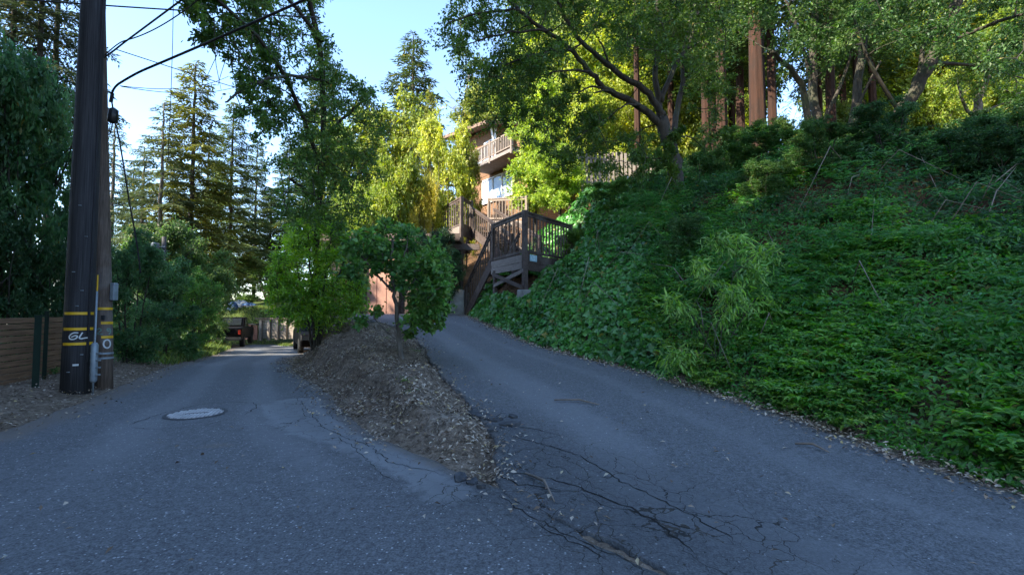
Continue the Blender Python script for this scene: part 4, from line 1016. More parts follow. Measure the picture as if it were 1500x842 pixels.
sprigs('leafy_undergrowth', 500, (-13, -5), (3, 20), lambda x, y, q: (x < RL(y) - .5) & (x > RL(y) - 2.5) & clumpy(x, y, 114, .5), .2, 7, .06, .4, (.06, .14, .03), 204, .8)

rs = random.Random(77); mb = MB(); k = 0
while k < 46:
    x = rs.uniform(1, 11); y = rs.uniform(2.5, 12); d = float(dr_(x, y))
    if d < .5 or d > 8 or x > 1.15 * y + 2: continue
    k += 1; z = float(H(x, y, True)) + rs.uniform(.15, .5); a = rs.uniform(0, 6.28); L = rs.uniform(.4, 1.5)
    mb.tube([(x, y, z - .3), (x + math.cos(a) * L * .4, y + math.sin(a) * L * .4, z + rs.uniform(.05, .35)), (x + math.cos(a) * L, y + math.sin(a) * L, float(H(x + math.cos(a) * L, y + math.sin(a) * L, True)) + rs.uniform(.15, .5))], [.009, .007, .003], 5)
tag(mb.build('dead_stems', M['stick'], None, True), kind='stuff')
# leaf litter: on the bank, the left verge, and a scatter on the asphalt
def litter():
    r = np.random.default_rng(5); X = []; Y = []
    NB = 130000
    x = r.uniform(-8, .4, NB); y = r.uniform(3.6, 16, NB)
    k = (x > RR(y) - .18 * r.uniform(size=NB) ** 2 * 3) & (x < XL(y) + .12 * r.uniform(size=NB) ** 3 * 3) & (r.uniform(size=NB) < np.clip(fbm(x * 1.8, y * 1.8, 81) * 2.6 - .75, .03, 1)); X.append(x[k]); Y.append(y[k])
    x = r.uniform(-14, -4.6, 26000); y = r.uniform(2.5, 22, 26000); k = (x < RL(y) + .35 * r.uniform(size=26000) ** 2 * 2) & (x > RL(y) - 2.4); X.append(x[k]); Y.append(y[k])
    x = r.uniform(-5, 6, 1500); y = r.uniform(1.5, 14, 1500); k = (x > RL(y)) & (x < XR(y)) & (r.uniform(size=1500) < .45); X.append(x[k]); Y.append(y[k])
    y = r.uniform(1.2, 15, 5000); x = XR(y) + r.normal(size=5000) * .13; X.append(x); Y.append(y)
    y = r.uniform(2.9, 5.0, 150); x = XL(y) + r.normal(size=150) * .16; X.append(x); Y.append(y)
    x = np.concatenate(X); y = np.concatenate(Y); m = len(x)
    z = H(x, y, True) + .03 + r.uniform(0, .02, m)
    e = .06; nr = unit(np.stack([-(H(x+e, y, True) - H(x-e, y, True)) / (2*e), -(H(x, y+e, True) - H(x, y-e, True)) / (2*e), np.ones(m)], -1) + r.normal(size=(m, 3)) * .3)
    a = r.uniform(0, 6.283, m); ax = np.stack([np.cos(a), np.sin(a), 0 * a], -1); ax = unit(ax - nr * np.sum(ax * nr, 1, keepdims=True))
    L = r.uniform(.022, .058, m); me = leaf_mesh('leaf_litter', np.stack([x, y, z], -1), ax, nr, L, L * r.uniform(.3, .6, m), r.uniform(size=m), 'diamond', .25)
    mt = N('dry_leaf'); c = mt.ramp(mt.attr('rnd'), [(0, (.07, .045, .03)), (.3, (.22, .155, .105)), (.6, (.36, .285, .215)), (.88, (.50, .42, .33)), (.95, (.42, .30, .10)), (1, (.5, .46, .38))]); mt.bsdf(c, .8)
    tag(link('leaf_litter', me, mt.m), kind='stuff')
litter()
# grass by the road end
def keep_gr(x, y, q): return ((x < RL(y) + .1) & (x > RL(y) - 1.6) & (y > 12) & (y < 27)) | ((y > 27) & (y < 38) & (x < -10.5) & (x > -20) & ((y > 30.6) | (y < 29.3)) & ((y > 30) | (x > RL(y) + 3)))
def grass():
    r = np.random.default_rng(8); x = r.uniform(-20, -8, 60000); y = r.uniform(12, 38, 60000); k = keep_gr(x, y, 0); x, y = x[k], y[k]; m = len(x)
    a = r.uniform(0, 6.283, m); ax = np.stack([np.cos(a) * .5, np.sin(a) * .5, np.ones(m)], -1); nr = np.stack([np.sin(a), -np.cos(a), 0 * a], -1) + r.normal(size=(m, 3)) * .3
    o = link('grass', leaf_mesh('grass', np.stack([x, y, H(x, y)], -1), ax, nr, r.uniform(.12, .3, m), .03, r.uniform(size=m), 'diamond', .1), M['leaf']); o.color = (.085, .14, .03, 1); tag(o, kind='stuff')
grass()

# ------------------------------------------------------------------ individual trees in front
def cloud(T, n, fn, rmin, rmax):
    for _ in range(n):
        c = fn(T.rn); T.attach(c, T.rn.uniform(rmin, rmax))
def in_poly(rn, poly):
    us = [p[0] for p in poly]; vs = [p[1] for p in poly]
    while True:
        u = rn.uniform(min(us), max(us)); v = rn.uniform(min(vs), max(vs))
        if poly_dist(np.array([u]), np.array([v]), poly)[0] > 0: return u, v
DARK, MID, LIT = (0.072, 0.174, 0.059), (.045, .085, .02), (.09, .12, .015)
# the live oak on the slope
T = Tree(21); Y = 12.0; b0 = P(992, 308, Y); b0[2] = float(H(b0[0], b0[1])) - .3
T.limb([b0, P(993, 285, Y), P(987, 243, Y), P(976, 200, Y), P(968, 172, Y)], .25, .15, 12, .12)
LA = T.limb([P(972, 185, Y), P(940, 156, 11.8), P(903, 139, 11.5), P(884, 128, 11.3), P(865, 104, 11.1), P(838, 74, 10.8), P(800, 42, 10.4), P(755, 15, 10)], .105, .035, 8, .2)
LB = T.limb([P(972, 170, Y), P(946, 131, 11.8), P(919, 118, 11.7), P(892, 96, 11.6), P(865, 76, 11.4), P(836, 40, 11.2), P(810, -10, 11)], .095, .035, 8, .2)
LC = T.limb([P(969, 175, Y), P(965, 140, 12), P(959, 112, 12), P(963, 76, 12.1), P(964, 22, 12.2), P(958, -60, 12.4)], .105, .04, 8, .2)
LD = T.limb([P(968, 150, Y), P(987, 98, 12.1), P(1002, 74, 12.2), P(1012, 20, 12.4), P(1040, -50, 12.6)], .075, .03, 8, .2)
LE = T.limb([P(984, 225, Y), P(990, 165, 12.3), P(1002, 116, 12.4), P(998, 86, 12.5), P(1014, 50, 12.7), P(1030, -10, 13)], .085, .035, 8, .2)
for a, b, c, y1 in ((903, 139, (870, 137), 11), (884, 129, (845, 138), 11), (938, 156, (905, 160), 11.3), (865, 106, (800, 110), 10.6), (838, 74, (740, 95), 10.2), (810, 45, (700, 60), 9.9), (760, 15, (655, 35), 9.6), (760, 15, (690, -40), 9.8), (1002, 74, (1060, 60), 12), (892, 95, (872, 50), 11.4)):
    s_ = P(a, b, y1 + .3); e_ = P(*c, y1); T.limb([s_, (s_ + e_) / 2 + np.array([0, 0, .12]), e_], .036, .014, 6, .3)
cloud(T, 330, lambda rn: P(*in_poly(rn, [(640, 20), (700, -90), (1040, -120), (1080, 30), (1050, 110), (940, 80), (850, 40), (800, 110), (720, 190), (690, 150), (650, 60)]), rn.uniform(9.3, 13)), .32, .6)
cloud(T, 90, lambda rn: P(*in_poly(rn, [(700, 100), (760, 60), (830, 100), (900, 170), (960, 200), (940, 270), (860, 250), (780, 230), (720, 170)]), rn.uniform(10.5, 13)), .22, .42)
cloud(T, 34, lambda rn: P(*in_poly(rn, [(1000, 60), (1070, 60), (1070, 200), (1030, 260), (1010, 160)]), rn.uniform(12.2, 14)), .22, .42)
for q in range(16): T.clump(P(986 + T.rn.uniform(-14, 14), 190 + q * 6.5, 11.75), .13)
T.finish('oak_tree', 'spreading live oak with mossy forked trunk on the ivy slope', 'tree', None, tuple(b0), M['bark'], None, (0.061, 0.121, 0.020), twigs=11, per=17, L=.078, asp=.5, droop=.3, shape='diamond')

# the oak overhanging the road from behind the bank
T = Tree(22); b0 = P(468, 470, 13.5); b0[2] = float(H(b0[0], b0[1])) - .3
T.limb([b0, P(462, 380, 13.0), P(470, 280, 12.2), P(476, 180, 11.4), P(466, 60, 10.5), P(445, -60, 9.5)], .11, .05, 9, .15)
T.limb([P(471, 260, 12), P(440, 150, 10.2), P(385, 60, 8.4), P(305, -15, 7.2), P(245, -60, 6.6)], .06, .015, 7, .3)
T.limb([P(472, 60, 10.5), P(410, -20, 9), P(335, -60, 7.8)], .05, .02, 7, .3)
T.limb([P(468, 300, 12.3), P(450, 280, 11.4), P(425, 262, 10.6)], .06, .02, 6, .3); T.limb([P(474, 200, 11.5), P(520, 160, 11.5), P(545, 135, 11.3)], .05, .02, 6, .3)
T.limb([P(480, 120, 10.9), P(430, 110, 9.4), P(370, 120, 8.4), P(330, 150, 7.9)], .05, .015, 6, .3)
for _ in range(26):
    u, v = in_poly(T.rn, [(255, -20), (420, -20), (420, 90), (330, 60)]); y = 6.4 + (u - 250) / 60
    a = P(u, v, y); e_ = P(u + T.rn.uniform(-30, 70), v + T.rn.uniform(30, 110), y + .4); T.limb([a, (a + e_) / 2 + T.rng.normal(size=3) * .06, e_], .011, .004, 4, .3, True, 1, .05)
cloud(T, 175, lambda rn: (lambda u, v: P(u, v, 7.2 + (u - 250) / 62 + rn.uniform(-.8, 1.0)))(*in_poly(rn, [(365, -60), (465, -60), (480, 90), (548, 130), (530, 220), (480, 320), (420, 330), (385, 200), (345, 90)])), .22, .46)
cloud(T, 44, lambda rn: (lambda u, v: P(u, v, 6.6 + (u - 250) / 62 + rn.uniform(-.3, .7)))(*in_poly(rn, [(240, -40), (380, -40), (420, 200), (370, 230), (310, 60)])), .12, .26)
cloud(T, 70, lambda rn: P(*in_poly(rn, [(450, 60), (480, 90), (560, 130), (555, 290), (500, 340), (440, 330), (430, 180)]), rn.uniform(10, 12.8)), .25, .5)
cloud(T, 34, lambda rn: (lambda u, v: P(u, v, 6.6 + (u - 250) / 62 + rn.uniform(-.3, .7)))(*in_poly(rn, [(235, -50), (410, -50), (425, 60), (340, 120), (280, 40)])), .12, .26)
T.finish('oak_tree', 'dark oak overhanging the road with fine twigs against the sky', 'tree', None, tuple(b0), M['bark'], None, (0.070, 0.143, 0.027), twigs=9, per=12, L=.075, asp=.52, droop=.25, shape='oval')

# two small trees on the bank
T = Tree(23); b0 = G(462, 508); b0[2] -= .1; Yb = b0[1]
for u1, u2, r in ((448, 425, .035), (458, 452, .05), (470, 485, .045), (476, 520, .03)):
    T.limb([b0 + np.array([(u1 - 462) * .006, 0, 0]), P(u1, 450, Yb), P((u1 + u2) / 2, 400, Yb + T.rn.uniform(-.4, .4)), P(u2, 340, Yb + T.rn.uniform(-.5, .5))], r, .014, 7, .2)
cloud(T, 190, lambda rn: P(*in_poly(rn, [(392, 400), (420, 340), (455, 305), (500, 330), (530, 390), (530, 450), (500, 478), (440, 475), (400, 455)]), Yb + rn.uniform(-1.0, 1.0)), .2, .38)
T.finish('small_tree', 'bright green multi stemmed small tree at the far end of the dirt bank', 'tree', None, tuple(b0), M['bark'], None, (.17, .33, .03), twigs=11, per=14, L=.09, asp=.42, droop=.3)
T = Tree(24); b0 = G(588, 521); b0[2] -= .1; Yb = b0[1]
T.limb([b0, P(583, 480, Yb), P(580, 440, Yb), P(572, 395, Yb), P(575, 350, Yb)], .055, .02, 8, .2)
T.limb([P(581, 450, Yb), P(600, 420, Yb), P(625, 385, Yb + .3)], .028, .012, 6, .2); T.limb([P(579, 430, Yb), P(550, 400, Yb), P(525, 370, Yb - .2)], .028, .012, 6, .2); T.limb([P(585, 500, Yb), P(565, 485, Yb - .1), P(548, 465, Yb - .1)], .02, .008, 6, .2)
cloud(T, 76, lambda rn: P(*in_poly(rn, [(500, 385), (520, 345), (560, 325), (610, 330), (650, 365), (655, 420), (640, 462), (600, 470), (585, 440), (570, 395), (540, 400), (515, 400)]), Yb + rn.uniform(-.75, .75)), .12, .36)
cloud(T, 9, lambda rn: P(*in_poly(rn, [(525, 470), (560, 440), (560, 490), (650, 450), (650, 480), (600, 490)]), Yb + rn.uniform(-.4, .4)), .10, .16)
T.finish('small_tree', 'round leaved dark green small tree on the bank beside the driveway', 'tree', None, tuple(b0), M['barkgrey'], None, (.085, .20, .042), twigs=9, per=10, L=.088, asp=.72, droop=.2, shape='oval')

# young shrub with drooping lance leaves on the slope
T = Tree(25); b0 = G(1050, 545); Yb = b0[1]
tips = []
for pts in ([(1050, 545, 0), (1058, 470, .1), (1075, 400, .3), (1082, 345, .5)], [(1050, 545, 0), (1045, 480, -.1), (1070, 440, -.1), (1075, 425, -.1)], [(1055, 520, 0), (1085, 470, .1), (1110, 430, .2), (1128, 440, .2)], [(1050, 530, 0), (1025, 480, .1), (1000, 440, .2), (985, 440, .2)],
            [(1062, 460, .1), (1040, 410, .3), (1020, 385, .4)], [(1075, 400, .3), (1110, 370, .4), (1130, 365, .5)], [(1080, 370, .4), (1050, 350, .5)], [(1078, 390, .3), (1105, 395, .2)], [(1058, 480, .1), (1100, 500, 0), (1120, 520, -.1)], [(1050, 520, 0), (1010, 515, -.1), (985, 520, -.1)]):
    l = T.limb([P(u, v, Yb + y) for u, v, y in pts], .010, .003, 5, .2, True, 2, .05); tips.append(l[-1]); tips.append(l[int(len(l) * .75)]); tips.append(l[int(len(l) * .5)])
for t_ in tips: T.clump(t_, .20)
T.finish('young_shrub', 'pale green young shrub with long drooping leaves amid the slope greenery', 'shrub', None, tuple(b0), M['bark'], None, (.17, .32, .06), twigs=9, per=8, L=.12, asp=.23, droop=.8, shape='oval')

# leaning and forked trunks of the upper right, with their shared-looking dark canopies
def canopy_tree(seed, label, stems, poly, n, y0, y1, col, bark='bark', L=.10, name='broadleaf_tree', r0=.35, r1=.65, twigs=12, per=17):
    T = Tree(seed); f = stems[0][0][0]; b0 = P(*f); b0[2] = float(H(b0[0], b0[1])) - .4
    for k, (pts, ra, rb) in enumerate(stems):
        pp = [P(*p) for p in pts]
        if pts[0] == f: pp[0] = b0
        T.limb(pp, ra, rb, 9, .15)
    if n: cloud(T, int(n * 1.7), lambda rn: P(*in_poly(rn, poly), rn.uniform(y0, y1)), r0, r1)
    return T.finish(name, label, 'tree', None, tuple(b0), M[bark], None, col, twigs=twigs, per=per, L=L, asp=.45, droop=.35)
canopy_tree(31, 'dark leaning tree whose trunk slants to the right above the slope', [([(1296, 225, 14), (1318, 165, 14), (1345, 125, 13.8), (1375, 70, 13.5), (1410, -20, 13), (1440, -120, 12.5)], .24, .12), ([(1345, 125, 13.8), (1350, 80, 13.9), (1365, 20, 14)], .09, .04), ([(1375, 70, 13.5), (1440, 40, 12.5), (1500, 20, 11.5)], .08, .03), ([(1318, 165, 14), (1270, 90, 13.4), (1250, 20, 13)], .07, .03)],
            [(1230, -130), (1540, -130), (1540, 130), (1440, 90), (1330, 60), (1240, 50)], 105, 10.5, 15, (.04, .095, .022))
canopy_tree(32, 'forked slender dark tree just right of the thickest redwood trunk', [([(1192, 262, 15), (1186, 200, 15), (1180, 140, 14.8), (1160, 100, 14.5), (1130, 75, 14)], .16, .05), ([(1212, 250, 15.2), (1200, 190, 15.2), (1190, 130, 15.1), (1192, 60, 15), (1200, -60, 15)], .17, .09), ([(1190, 130, 15.1), (1175, 60, 14.8), (1150, 0, 14.5)], .08, .03), ([(1200, 190, 15.2), (1235, 120, 15), (1250, 60, 14.6)], .07, .03)],
            [(1060, -130), (1260, -130), (1290, 50), (1215, 100), (1130, 80), (1070, 40)], 75, 12, 16, (.045, .10, .02))
canopy_tree(33, 'pale trunked small tree with a low fork at the right of the slope', [([(1422, 215, 15.5), (1428, 180, 15.5), (1432, 150, 15.5), (1445, 110, 15.4), (1455, 60, 15)], .17, .06), ([(1428, 175, 15.5), (1412, 155, 15.3), (1404, 125, 15.2)], .07, .03), ([(1432, 170, 15.5), (1460, 155, 15.2), (1482, 148, 15)], .05, .02)],
            [(1380, 60), (1500, 40), (1520, 160), (1450, 140), (1400, 130)], 26, 14, 17, (.10, .18, .025), 'barkgrey')
canopy_tree(34, 'slim dark tree standing between the forked tree and the leaning tree', [([(1247, 250, 16), (1250, 180, 16), (1258, 110, 16), (1268, 30, 16), (1275, -80, 16)], .17, .09), ([(1250, 180, 16), (1262, 140, 15.8), (1290, 90, 15.4)], .06, .03)],
            [(1180, -100), (1340, -100), (1330, 60), (1230, 60)], 40, 15, 18, (.06, .12, .02))

# ------------------------------------------------------------------ redwoods and other copies
def redwood(seed, r, h, label, u, Y, v_low=-60):
    T = Tree(seed); x = P(u, 300, Y)[0]; z = float(H(x, Y)) - .4; n = 20; ns = 30; rn = T.rn
    vs = []; ph = [rn.uniform(0, 6) for _ in range(5)]
    for i in range(n):
        q = i / (n - 1); zz = h * q; rr = r * (1 - .65 * q) * (1 + .5 * math.exp(-zz / .7))
        for k in range(ns):
            a = 6.283 * k / ns; fl = 1 + .11 * math.sin(a * 7 + ph[0] + .3 * zz) + .05 * math.sin(a * 11 + ph[1] - .2 * zz) + rn.uniform(-.02, .02)
            vs.append((rr * fl * math.cos(a), rr * fl * math.sin(a), zz))
    T.mb.add(vs, [(i*ns+k, i*ns+(k+1) % ns, (i+1)*ns+(k+1) % ns, (i+1)*ns+k) for i in range(n-1) for k in range(ns)])
    T.sk = [(np.array([0, 0, q]), .1) for q in np.linspace(2, h, 30)]
    t = thing('redwood_tree', label, 'tree', (x, Y, z), 0, 'redwoods on the hilltop')
    T.mb.build('trunk', M['barkred'], t, True)
    Ps = conifer(seed + 50, h, 8.5, 2.6, 50, .02, .45, 11, .3, -.1)
    c = link('crown', leaf_mesh('crown', *Ps.arr, shape='diamond', fold=.1), M['needle'], t); c.color = (.035, .075, .018, 1)
    return t
for i, (u, Y, r, lab) in enumerate([(1113, 17.5, .31, 'thickest redwood trunk with sunlit furrowed red bark'), (1060, 19, .23, 'redwood trunk left of the pale boulder'), (1088, 22, .22, 'redwood trunk partly hidden behind the thickest one'), (1036, 21, .20, 'redwood trunk close behind the live oak'), (1222, 20, .22, 'redwood trunk behind the forked slender tree'), (1262, 22, .2, 'furthest right redwood trunk on the hilltop'), (1135, 19.5, .20, 'redwood trunk just right of the thickest one'), (1048, 24, .24, 'redwood trunk filling the gap left of the boulder'), (1075, 25, .22, 'redwood trunk standing behind the boulder'), (985, 25, .2, 'redwood trunk directly behind the live oak fork'), (1014, 27, .22, 'redwood trunk between the live oak and the redwood group'), (1206, 25, .14, 'thin redwood trunk close to the forked slender tree'), (1240, 26, .22, 'redwood trunk left of the slim dark tree'), (1284, 25, .22, 'redwood trunk right of the slim dark tree'), (1312, 28, .22, 'redwood trunk just left of the leaning trunk'), (1392, 26, .2, 'thin redwood trunk right of the leaning trunk'), (1462, 25, .2, 'redwood trunk right of the pale fork'), (935, 24, .17, 'redwood trunk seen through the left limbs of the live oak')]):
    redwood(41 + i, r, 17 + i % 3, lab, u, Y)

def bproto(seed, height, base, cr, name, cat, label, group, L, asp, col, twigs=8, per=12, bark='bark', shape='diamond', droop=.25, up=.25, **kw):
    T = broadleaf(seed, height, base, cr, **kw)
    return proto_of(T.finish(name, label, cat, group, (0, 0, 0), M[bark], None, col, twigs=twigs, per=per, L=L, asp=asp, droop=droop, up=up, shape=shape), height * .97, 2 * cr * 1.05)
GB = 'sunlit broadleaf trees behind'
pA = bproto(61, 8, 2.2, 2.8, 'broadleaf_tree', 'tree', 'x', GB, .19, .5, LIT, limbs=15, subs=6, clr=.75, twigs=11, per=16)
pB = bproto(62, 10, 2.5, 2.4, 'broadleaf_tree', 'tree', 'x', GB, .19, .45, LIT, limbs=18, subs=6, clr=.72, twigs=11, per=16)
pS = bproto(63, 3.0, .25, 1.5, 'shrub', 'shrub', 'x', 'dense shrubs along the left verge', .10, .42, DARK, limbs=20, subs=4, clr=.36, stems=5, tr=.09, low=.3, top=.98, twigs=11, per=16)
pS2 = bproto(64, 3.2, .3, 1.4, 'shrub', 'shrub', 'x', 'dense shrubs along the left verge', .085, .45, DARK, limbs=18, subs=5, clr=.34, stems=4, tr=.08, low=.3, top=.98, twigs=11, per=16)
pW = bproto(65, 3.0, .4, 1.2, 'feathery_shrub', 'shrub', 'x', 'yellow sunlit shrubs below the house', .16, .14, LIT, limbs=18, subs=5, clr=.45, stems=5, tr=.08, low=.3, top=.98, twigs=13, per=16, droop=.08, up=1.0)

YG = (.27, .32, .035)
Ylab = 'yellow sunlit shrubs below the house'
# lit shrubs and trees round the house
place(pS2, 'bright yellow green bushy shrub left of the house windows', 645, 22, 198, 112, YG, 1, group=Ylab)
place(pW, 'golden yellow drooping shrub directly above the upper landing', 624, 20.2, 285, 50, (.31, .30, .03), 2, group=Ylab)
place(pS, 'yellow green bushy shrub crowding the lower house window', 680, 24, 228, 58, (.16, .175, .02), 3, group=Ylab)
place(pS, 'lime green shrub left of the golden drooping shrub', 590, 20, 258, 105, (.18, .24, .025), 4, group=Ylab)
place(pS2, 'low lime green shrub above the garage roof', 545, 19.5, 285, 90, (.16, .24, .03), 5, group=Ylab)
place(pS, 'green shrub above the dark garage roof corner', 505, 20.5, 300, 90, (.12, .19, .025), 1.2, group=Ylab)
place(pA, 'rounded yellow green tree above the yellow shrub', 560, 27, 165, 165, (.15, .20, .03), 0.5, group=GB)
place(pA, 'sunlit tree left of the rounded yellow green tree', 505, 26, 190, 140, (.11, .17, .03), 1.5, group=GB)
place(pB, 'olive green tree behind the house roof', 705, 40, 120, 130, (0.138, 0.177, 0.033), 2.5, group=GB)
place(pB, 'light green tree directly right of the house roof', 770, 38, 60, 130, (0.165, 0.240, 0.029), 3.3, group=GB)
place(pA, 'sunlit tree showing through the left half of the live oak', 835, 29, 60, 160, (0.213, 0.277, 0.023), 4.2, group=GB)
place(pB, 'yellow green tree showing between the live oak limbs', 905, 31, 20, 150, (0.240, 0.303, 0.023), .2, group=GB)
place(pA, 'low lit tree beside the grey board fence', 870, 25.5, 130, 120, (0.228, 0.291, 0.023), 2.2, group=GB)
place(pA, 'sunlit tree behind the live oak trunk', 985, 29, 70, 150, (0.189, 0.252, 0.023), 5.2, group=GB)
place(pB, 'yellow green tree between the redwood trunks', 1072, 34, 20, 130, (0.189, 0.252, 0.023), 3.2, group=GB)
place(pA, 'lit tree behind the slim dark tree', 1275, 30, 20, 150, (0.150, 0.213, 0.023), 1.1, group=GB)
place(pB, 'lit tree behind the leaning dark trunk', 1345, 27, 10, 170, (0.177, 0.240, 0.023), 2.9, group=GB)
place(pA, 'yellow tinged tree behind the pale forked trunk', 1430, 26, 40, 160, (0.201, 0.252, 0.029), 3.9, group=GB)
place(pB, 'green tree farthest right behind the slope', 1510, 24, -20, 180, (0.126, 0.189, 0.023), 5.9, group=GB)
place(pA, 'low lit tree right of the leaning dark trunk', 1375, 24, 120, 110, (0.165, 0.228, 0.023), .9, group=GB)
fb = 'dark woodland trees on the hill behind'
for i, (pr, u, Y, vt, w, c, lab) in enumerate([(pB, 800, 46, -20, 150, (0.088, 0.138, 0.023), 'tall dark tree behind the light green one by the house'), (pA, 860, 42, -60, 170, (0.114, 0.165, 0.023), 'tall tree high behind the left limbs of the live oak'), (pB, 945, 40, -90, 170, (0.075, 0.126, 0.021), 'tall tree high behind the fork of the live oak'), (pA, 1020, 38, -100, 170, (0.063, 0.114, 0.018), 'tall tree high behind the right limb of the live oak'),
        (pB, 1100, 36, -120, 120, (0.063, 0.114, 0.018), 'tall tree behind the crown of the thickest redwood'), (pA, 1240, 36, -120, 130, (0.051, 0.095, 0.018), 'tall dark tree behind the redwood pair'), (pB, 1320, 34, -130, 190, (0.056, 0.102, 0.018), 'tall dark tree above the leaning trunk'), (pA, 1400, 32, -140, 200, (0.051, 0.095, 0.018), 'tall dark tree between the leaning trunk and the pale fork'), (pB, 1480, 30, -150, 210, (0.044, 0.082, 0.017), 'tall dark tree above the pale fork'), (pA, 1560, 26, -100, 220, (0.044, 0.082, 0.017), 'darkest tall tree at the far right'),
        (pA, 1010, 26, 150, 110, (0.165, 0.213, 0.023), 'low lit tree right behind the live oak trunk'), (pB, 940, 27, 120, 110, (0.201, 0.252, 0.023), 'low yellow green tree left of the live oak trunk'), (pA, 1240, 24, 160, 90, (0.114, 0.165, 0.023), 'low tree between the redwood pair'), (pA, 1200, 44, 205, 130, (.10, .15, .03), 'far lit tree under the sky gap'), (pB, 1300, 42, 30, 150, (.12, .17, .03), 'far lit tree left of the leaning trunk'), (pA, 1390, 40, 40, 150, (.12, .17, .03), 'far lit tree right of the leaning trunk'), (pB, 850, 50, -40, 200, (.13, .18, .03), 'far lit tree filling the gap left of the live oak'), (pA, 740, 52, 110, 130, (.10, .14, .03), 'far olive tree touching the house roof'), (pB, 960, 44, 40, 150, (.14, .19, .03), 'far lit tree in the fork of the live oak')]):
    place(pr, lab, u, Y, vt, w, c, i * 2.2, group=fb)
# young leafy trees in front of the house deck
place(pB, 'thin leafy tree in front of the upper house deck', 785, 20.5, 120, 120, (0.228, 0.333, 0.039), 1.9, group='leafy trees before the house')
place(pA, 'thin leafy tree over the front landing railing', 820, 17.5, 215, 105, (0.193, 0.298, 0.036), 4.9, group='leafy trees before the house')
# dark shrubs at the top of the right slope
gd = 'dark shrubs along the top of the slope'
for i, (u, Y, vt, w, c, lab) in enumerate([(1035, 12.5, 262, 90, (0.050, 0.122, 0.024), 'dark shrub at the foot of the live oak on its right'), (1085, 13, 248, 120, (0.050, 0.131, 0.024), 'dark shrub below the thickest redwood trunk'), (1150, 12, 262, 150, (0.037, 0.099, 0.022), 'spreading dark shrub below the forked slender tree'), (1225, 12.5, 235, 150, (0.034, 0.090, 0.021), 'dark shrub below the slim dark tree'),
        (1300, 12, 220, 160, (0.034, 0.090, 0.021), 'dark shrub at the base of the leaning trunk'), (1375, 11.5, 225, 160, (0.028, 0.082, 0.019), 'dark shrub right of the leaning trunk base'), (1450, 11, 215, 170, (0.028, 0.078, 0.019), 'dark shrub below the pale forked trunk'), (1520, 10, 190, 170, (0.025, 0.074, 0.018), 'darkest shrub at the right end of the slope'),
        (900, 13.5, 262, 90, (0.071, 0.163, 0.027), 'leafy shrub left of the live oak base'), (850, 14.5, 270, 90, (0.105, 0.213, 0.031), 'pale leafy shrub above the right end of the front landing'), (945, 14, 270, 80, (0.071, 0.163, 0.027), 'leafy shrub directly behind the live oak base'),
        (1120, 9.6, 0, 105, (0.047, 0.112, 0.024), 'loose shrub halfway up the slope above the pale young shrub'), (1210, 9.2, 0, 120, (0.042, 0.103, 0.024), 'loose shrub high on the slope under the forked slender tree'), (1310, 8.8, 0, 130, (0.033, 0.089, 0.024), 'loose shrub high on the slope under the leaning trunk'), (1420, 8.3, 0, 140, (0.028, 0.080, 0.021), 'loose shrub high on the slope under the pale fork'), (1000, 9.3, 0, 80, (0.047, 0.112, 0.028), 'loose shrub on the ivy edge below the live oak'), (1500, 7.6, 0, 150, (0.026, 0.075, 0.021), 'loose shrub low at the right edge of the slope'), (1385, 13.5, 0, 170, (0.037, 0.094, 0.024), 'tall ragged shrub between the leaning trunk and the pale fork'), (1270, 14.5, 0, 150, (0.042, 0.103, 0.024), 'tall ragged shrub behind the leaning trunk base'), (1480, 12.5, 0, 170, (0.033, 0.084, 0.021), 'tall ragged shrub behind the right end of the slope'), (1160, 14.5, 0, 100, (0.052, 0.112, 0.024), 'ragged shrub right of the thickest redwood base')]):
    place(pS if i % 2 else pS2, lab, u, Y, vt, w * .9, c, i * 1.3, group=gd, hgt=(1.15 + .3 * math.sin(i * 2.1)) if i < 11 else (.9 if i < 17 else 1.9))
# greenery on the garage and by the stairs
place(pS2, 'dark bush hanging over the concrete wall by the stairs', 655, 15.6, 372, 62, (.035, .085, .03), .3, group='dark bushes by the garage', vbase=440)
place(pS, 'dark bush against the garage front right of the small tree', 628, 16.4, 350, 80, (.028, .065, .026), 1.3, group='dark bushes by the garage')
# left verge hedge
gl_ = 'dense shrubs along the left verge'
for i, (u, Y, vt, w, c, lab) in enumerate([(30, 10.2, 150, 190, DARK, 'tallest dark evergreen shrub left of the utility poles'), (85, 10.8, 250, 130, DARK, 'dark evergreen shrub right behind the black pole'), (-70, 9.8, 130, 200, DARK, 'dark evergreen shrub at the far left behind the slat fence'), (-5, 9.4, 330, 130, (0.045, 0.112, 0.042), 'lower dark shrub just behind the slat fence'), (100, 10.0, 380, 110, (0.049, 0.119, 0.042), 'low dark shrub between the poles and the slat fence'),
        (195, 11.5, 372, 130, (0.063, 0.154, 0.056), 'glossy dark shrub right behind the brown pole'), (240, 13.5, 395, 130, (0.063, 0.154, 0.049), 'rounded shrub in the middle of the left verge'), (275, 15.5, 415, 90, (0.091, 0.224, 0.042), 'bright low shrub at the road edge of the verge'), (225, 18, 350, 130, (0.049, 0.105, 0.028), 'tall shrub behind the narrow grey cabinet'), (290, 20, 375, 110, (0.070, 0.140, 0.034), 'mid green shrub below the pale barked conifer'), (306, 24, 405, 80, (0.070, 0.140, 0.035), 'green shrub hiding the back of the pickup truck'), (170, 15, 390, 120, (0.039, 0.084, 0.028), 'dark shrub in the gap beyond the brown pole'), (400, 40, 385, 120, (0.084, 0.154, 0.035), 'green shrub above the grey timber wall'), (350, 42, 390, 110, (0.070, 0.140, 0.035), 'green shrub behind the blue covered piles')]):
    place(pS if i % 2 == 0 else pS2, lab, u, Y, vt, w, c, i * .9, group=gl_)
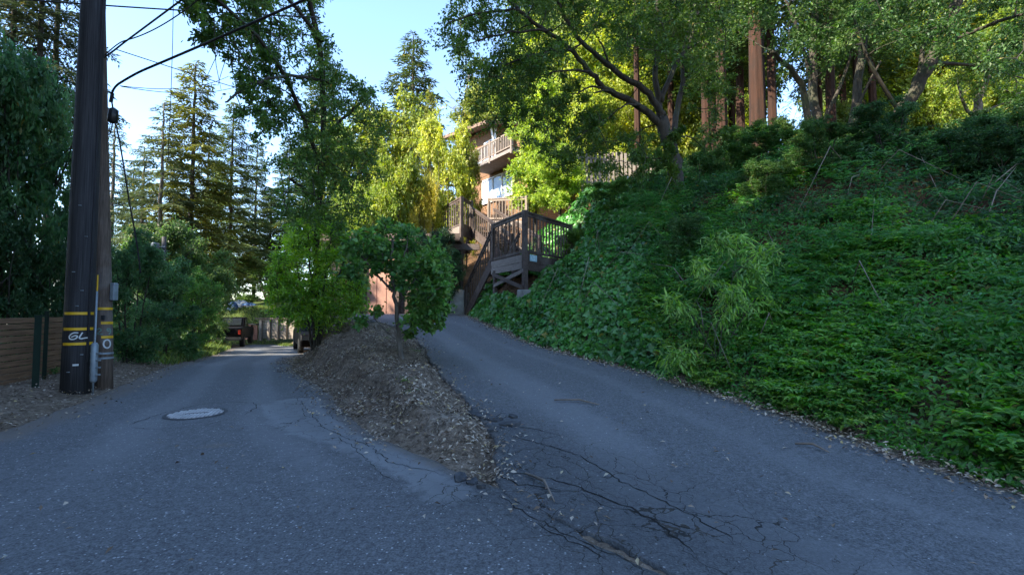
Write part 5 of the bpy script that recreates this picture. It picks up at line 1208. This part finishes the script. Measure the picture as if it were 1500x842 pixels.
# conifers
gc_ = 'conifers beyond the left verge'
def cproto(seed, h, base, ml, name, col, bark='bark', **kw):
    return proto_of(conifer_thing(conifer(seed, h, base, ml, **kw), name, 'x', gc_, M[bark], col), h, 2 * ml * .95)
pC = cproto(71, 18, 3.0, 4.2, 'conifer_tree', (.06, .085, .024), n=100, tr=.30, droop=.24, dens=18, nl=.40)
pD = cproto(72, 20, 4.5, 4.0, 'conifer_tree', (.045, .07, .026), 'barkgrey', n=80, tr=.34, droop=.32, dens=15, nl=.38, sparse=.15)
pR = cproto(73, 20, 8, 3.4, 'conifer_tree', (.035, .055, .02), n=80, tr=.30, droop=.35, dens=14, nl=.30, sparse=.1)
for i, (pr, u, Y, vt, w, c, lab) in enumerate([(pD, 232, 27, 150, 150, (.05, .075, .03), 'dark trunked conifer behind the narrow grey cabinet'), (pC, 277, 30, 92, 170, (.10, .12, .022), 'sunlit conifer with pale trunk'), (pD, 205, 33, 215, 110, (.045, .07, .03), 'slender conifer left of the dark trunked one'), (pC, 335, 36, 150, 130, (.06, .095, .025), 'deep green conifer right of the sunlit one'), (pC, 372, 44, 205, 100, (.055, .09, .028), 'conifer behind the grassy bank'), (pD, 160, 36, 180, 130, (.04, .065, .03), 'conifer seen just right of the brown pole'),
        (pR, 66, 19, -160, 190, (.03, .05, .02), 'tall bare trunked conifer nearest the black pole'), (pR, 43, 17.5, -180, 190, (.03, .05, .02), 'tall bare trunked conifer second left of the black pole'), (pR, 2, 17, -180, 200, (.03, .05, .02), 'tall bare trunked conifer at the far left'), (pD, 300, 46, 190, 120, (.05, .08, .03), 'far conifer between the sunlit and the deep green ones'), (pC, 420, 50, 200, 110, (.05, .085, .03), 'far conifer behind the overhanging oak'),
        (pC, 602, 48, 52, 165, (.045, .075, .022), 'dark pointed conifer against the open sky'), (pC, 628, 42, 125, 55, (.15, .17, .02), 'slim bright yellow conifer tip'), (pC, 470, 46, 75, 130, (.05, .08, .025), 'green conifer behind the overhanging oak near the sky gap'), (pC, 540, 48, 150, 100, (.06, .09, .025), 'conifer left of the dark pointed one'), (pC, 190, 44, 240, 100, (.06, .09, .03), 'low far conifer left of the narrow grey cabinet'), (pC, 255, 48, 260, 90, (.07, .10, .03), 'low far conifer between the dark trunked and the sunlit ones'), (pD, 315, 52, 235, 110, (.06, .09, .03), 'hazy low conifer right of the sunlit one'), (pC, 395, 47, 280, 90, (.06, .10, .03), 'low conifer above the grassy bank')]):
    place(pr, lab, u, Y, vt, w * (1.05 if i in (1, 11) else .92), c, i * 1.1, group=gc_)
# bare tree behind the yellow one
T = Tree(81); b0 = P(668, 250, 42); b0[2] = float(H(b0[0], b0[1])) - .2; l = T.limb([b0, P(675, 200, 42), P(680, 150, 42), P(690, 95, 42)], .2, .05, 7, .1)
for i in range(34): T.branch(l[T.rn.randint(len(l)//3, len(l) - 1)], (T.rn.gauss(0, 1), T.rn.gauss(0, .6), .6), T.rn.uniform(.9, 2.6), .05, .2, .3, 4, 4)
for i in range(60):
    k = T.sk[T.rn.randint(len(T.sk)//3, len(T.sk) - 1)][0]; T.branch(k, (T.rn.gauss(0, 1), T.rn.gauss(0, .6), .4), T.rn.uniform(.4, 1.1), .025, .1, .3, 3, 3, False)
T.finish('bare_tree', 'leafless grey tree against the sky above the house roof', 'tree', None, tuple(b0), M['barkgrey'])
# tall trees beyond the left edge of the photo, which keep the road in shade
pT = bproto(66, 12, 1.5, 4.2, 'broadleaf_tree', 'tree', 'x', 'tall shade trees beside the road', .34, .6, DARK, limbs=24, subs=6, clr=1.15, twigs=10, per=13)
for i, (x, y, h, w) in enumerate([(-15, 5.0, 15, 8), (-17, .5, 21, 9), (-12, 0, 22, 9), (-16, -6, 21, 10), (-9, -5, 22.5, 9), (-11, -11, 21, 11), (-4, -6.5, 21.5, 9), (-21, -3, 20, 10), (-22, 4, 17, 9), (-13, -4, 19, 9), (-7, -10, 20, 10)]):
    o = pT if i == 0 else copy_tree(pT); o.location = (x, y, -.2); o.scale = (w / pT['w0'], w / pT['w0'], h / pT['h0']); o.rotation_euler = (0, 0, i * 1.7)
    o['label'] = 'tall shade tree standing outside the left side of the photo'

# ------------------------------------------------------------------ camera, sun and sky
cam = bpy.data.cameras.new('camera'); cam.lens = 36 * F / 1500; cam.sensor_width = 36; cam.clip_end = 2000; cam.clip_start = .05
co = bpy.data.objects.new('camera', cam); C.objects.link(co); co.location = (0, 0, CAMZ); co.rotation_euler = (R(90) + TH, 0, 0)
bpy.context.scene.camera = co
EL = R(38); sdir = Vector((-.80, -.60, 0)).normalized()
sv = Vector((sdir.x * math.cos(EL), sdir.y * math.cos(EL), math.sin(EL)))
sun = bpy.data.lights.new('sun', 'SUN'); sun.energy = 4.4; sun.angle = R(.5); sun.color = (1, .90, .72)
so = bpy.data.objects.new('sun', sun); C.objects.link(so); so.rotation_euler = sv.to_track_quat('Z', 'Y').to_euler()
w = bpy.data.worlds.new('World'); bpy.context.scene.world = w; w.use_nodes = True; nt = w.node_tree
sky = nt.nodes.new('ShaderNodeTexSky'); sky.sky_type = 'NISHITA'; sky.sun_disc = False; sky.sun_elevation = EL; sky.sun_rotation = math.atan2(sdir.x, sdir.y); sky.altitude = 100; sky.air_density = 1.0; sky.dust_density = .4; sky.ozone_density = 3.0
bg = nt.nodes['Background']; nt.links.new(sky.outputs[0], bg.inputs[0]); bg.inputs[1].default_value = .15
sc = bpy.context.scene
sc.view_settings.view_transform = 'Standard'; sc.view_settings.look = 'None'; sc.view_settings.exposure = 2.1; sc.view_settings.gamma = 1; sc.view_settings.use_curve_mapping = False
sc.render.engine = 'CYCLES'; sc.cycles.max_bounces = 6; sc.cycles.diffuse_bounces = 4; sc.cycles.glossy_bounces = 2; sc.cycles.transmission_bounces = 3
sc.cycles.use_denoising = True; sc.cycles.caustics_reflective = False; sc.cycles.caustics_refractive = False
try: sc.cycles.denoiser = 'OPENIMAGEDENOISE'
except Exception: pass
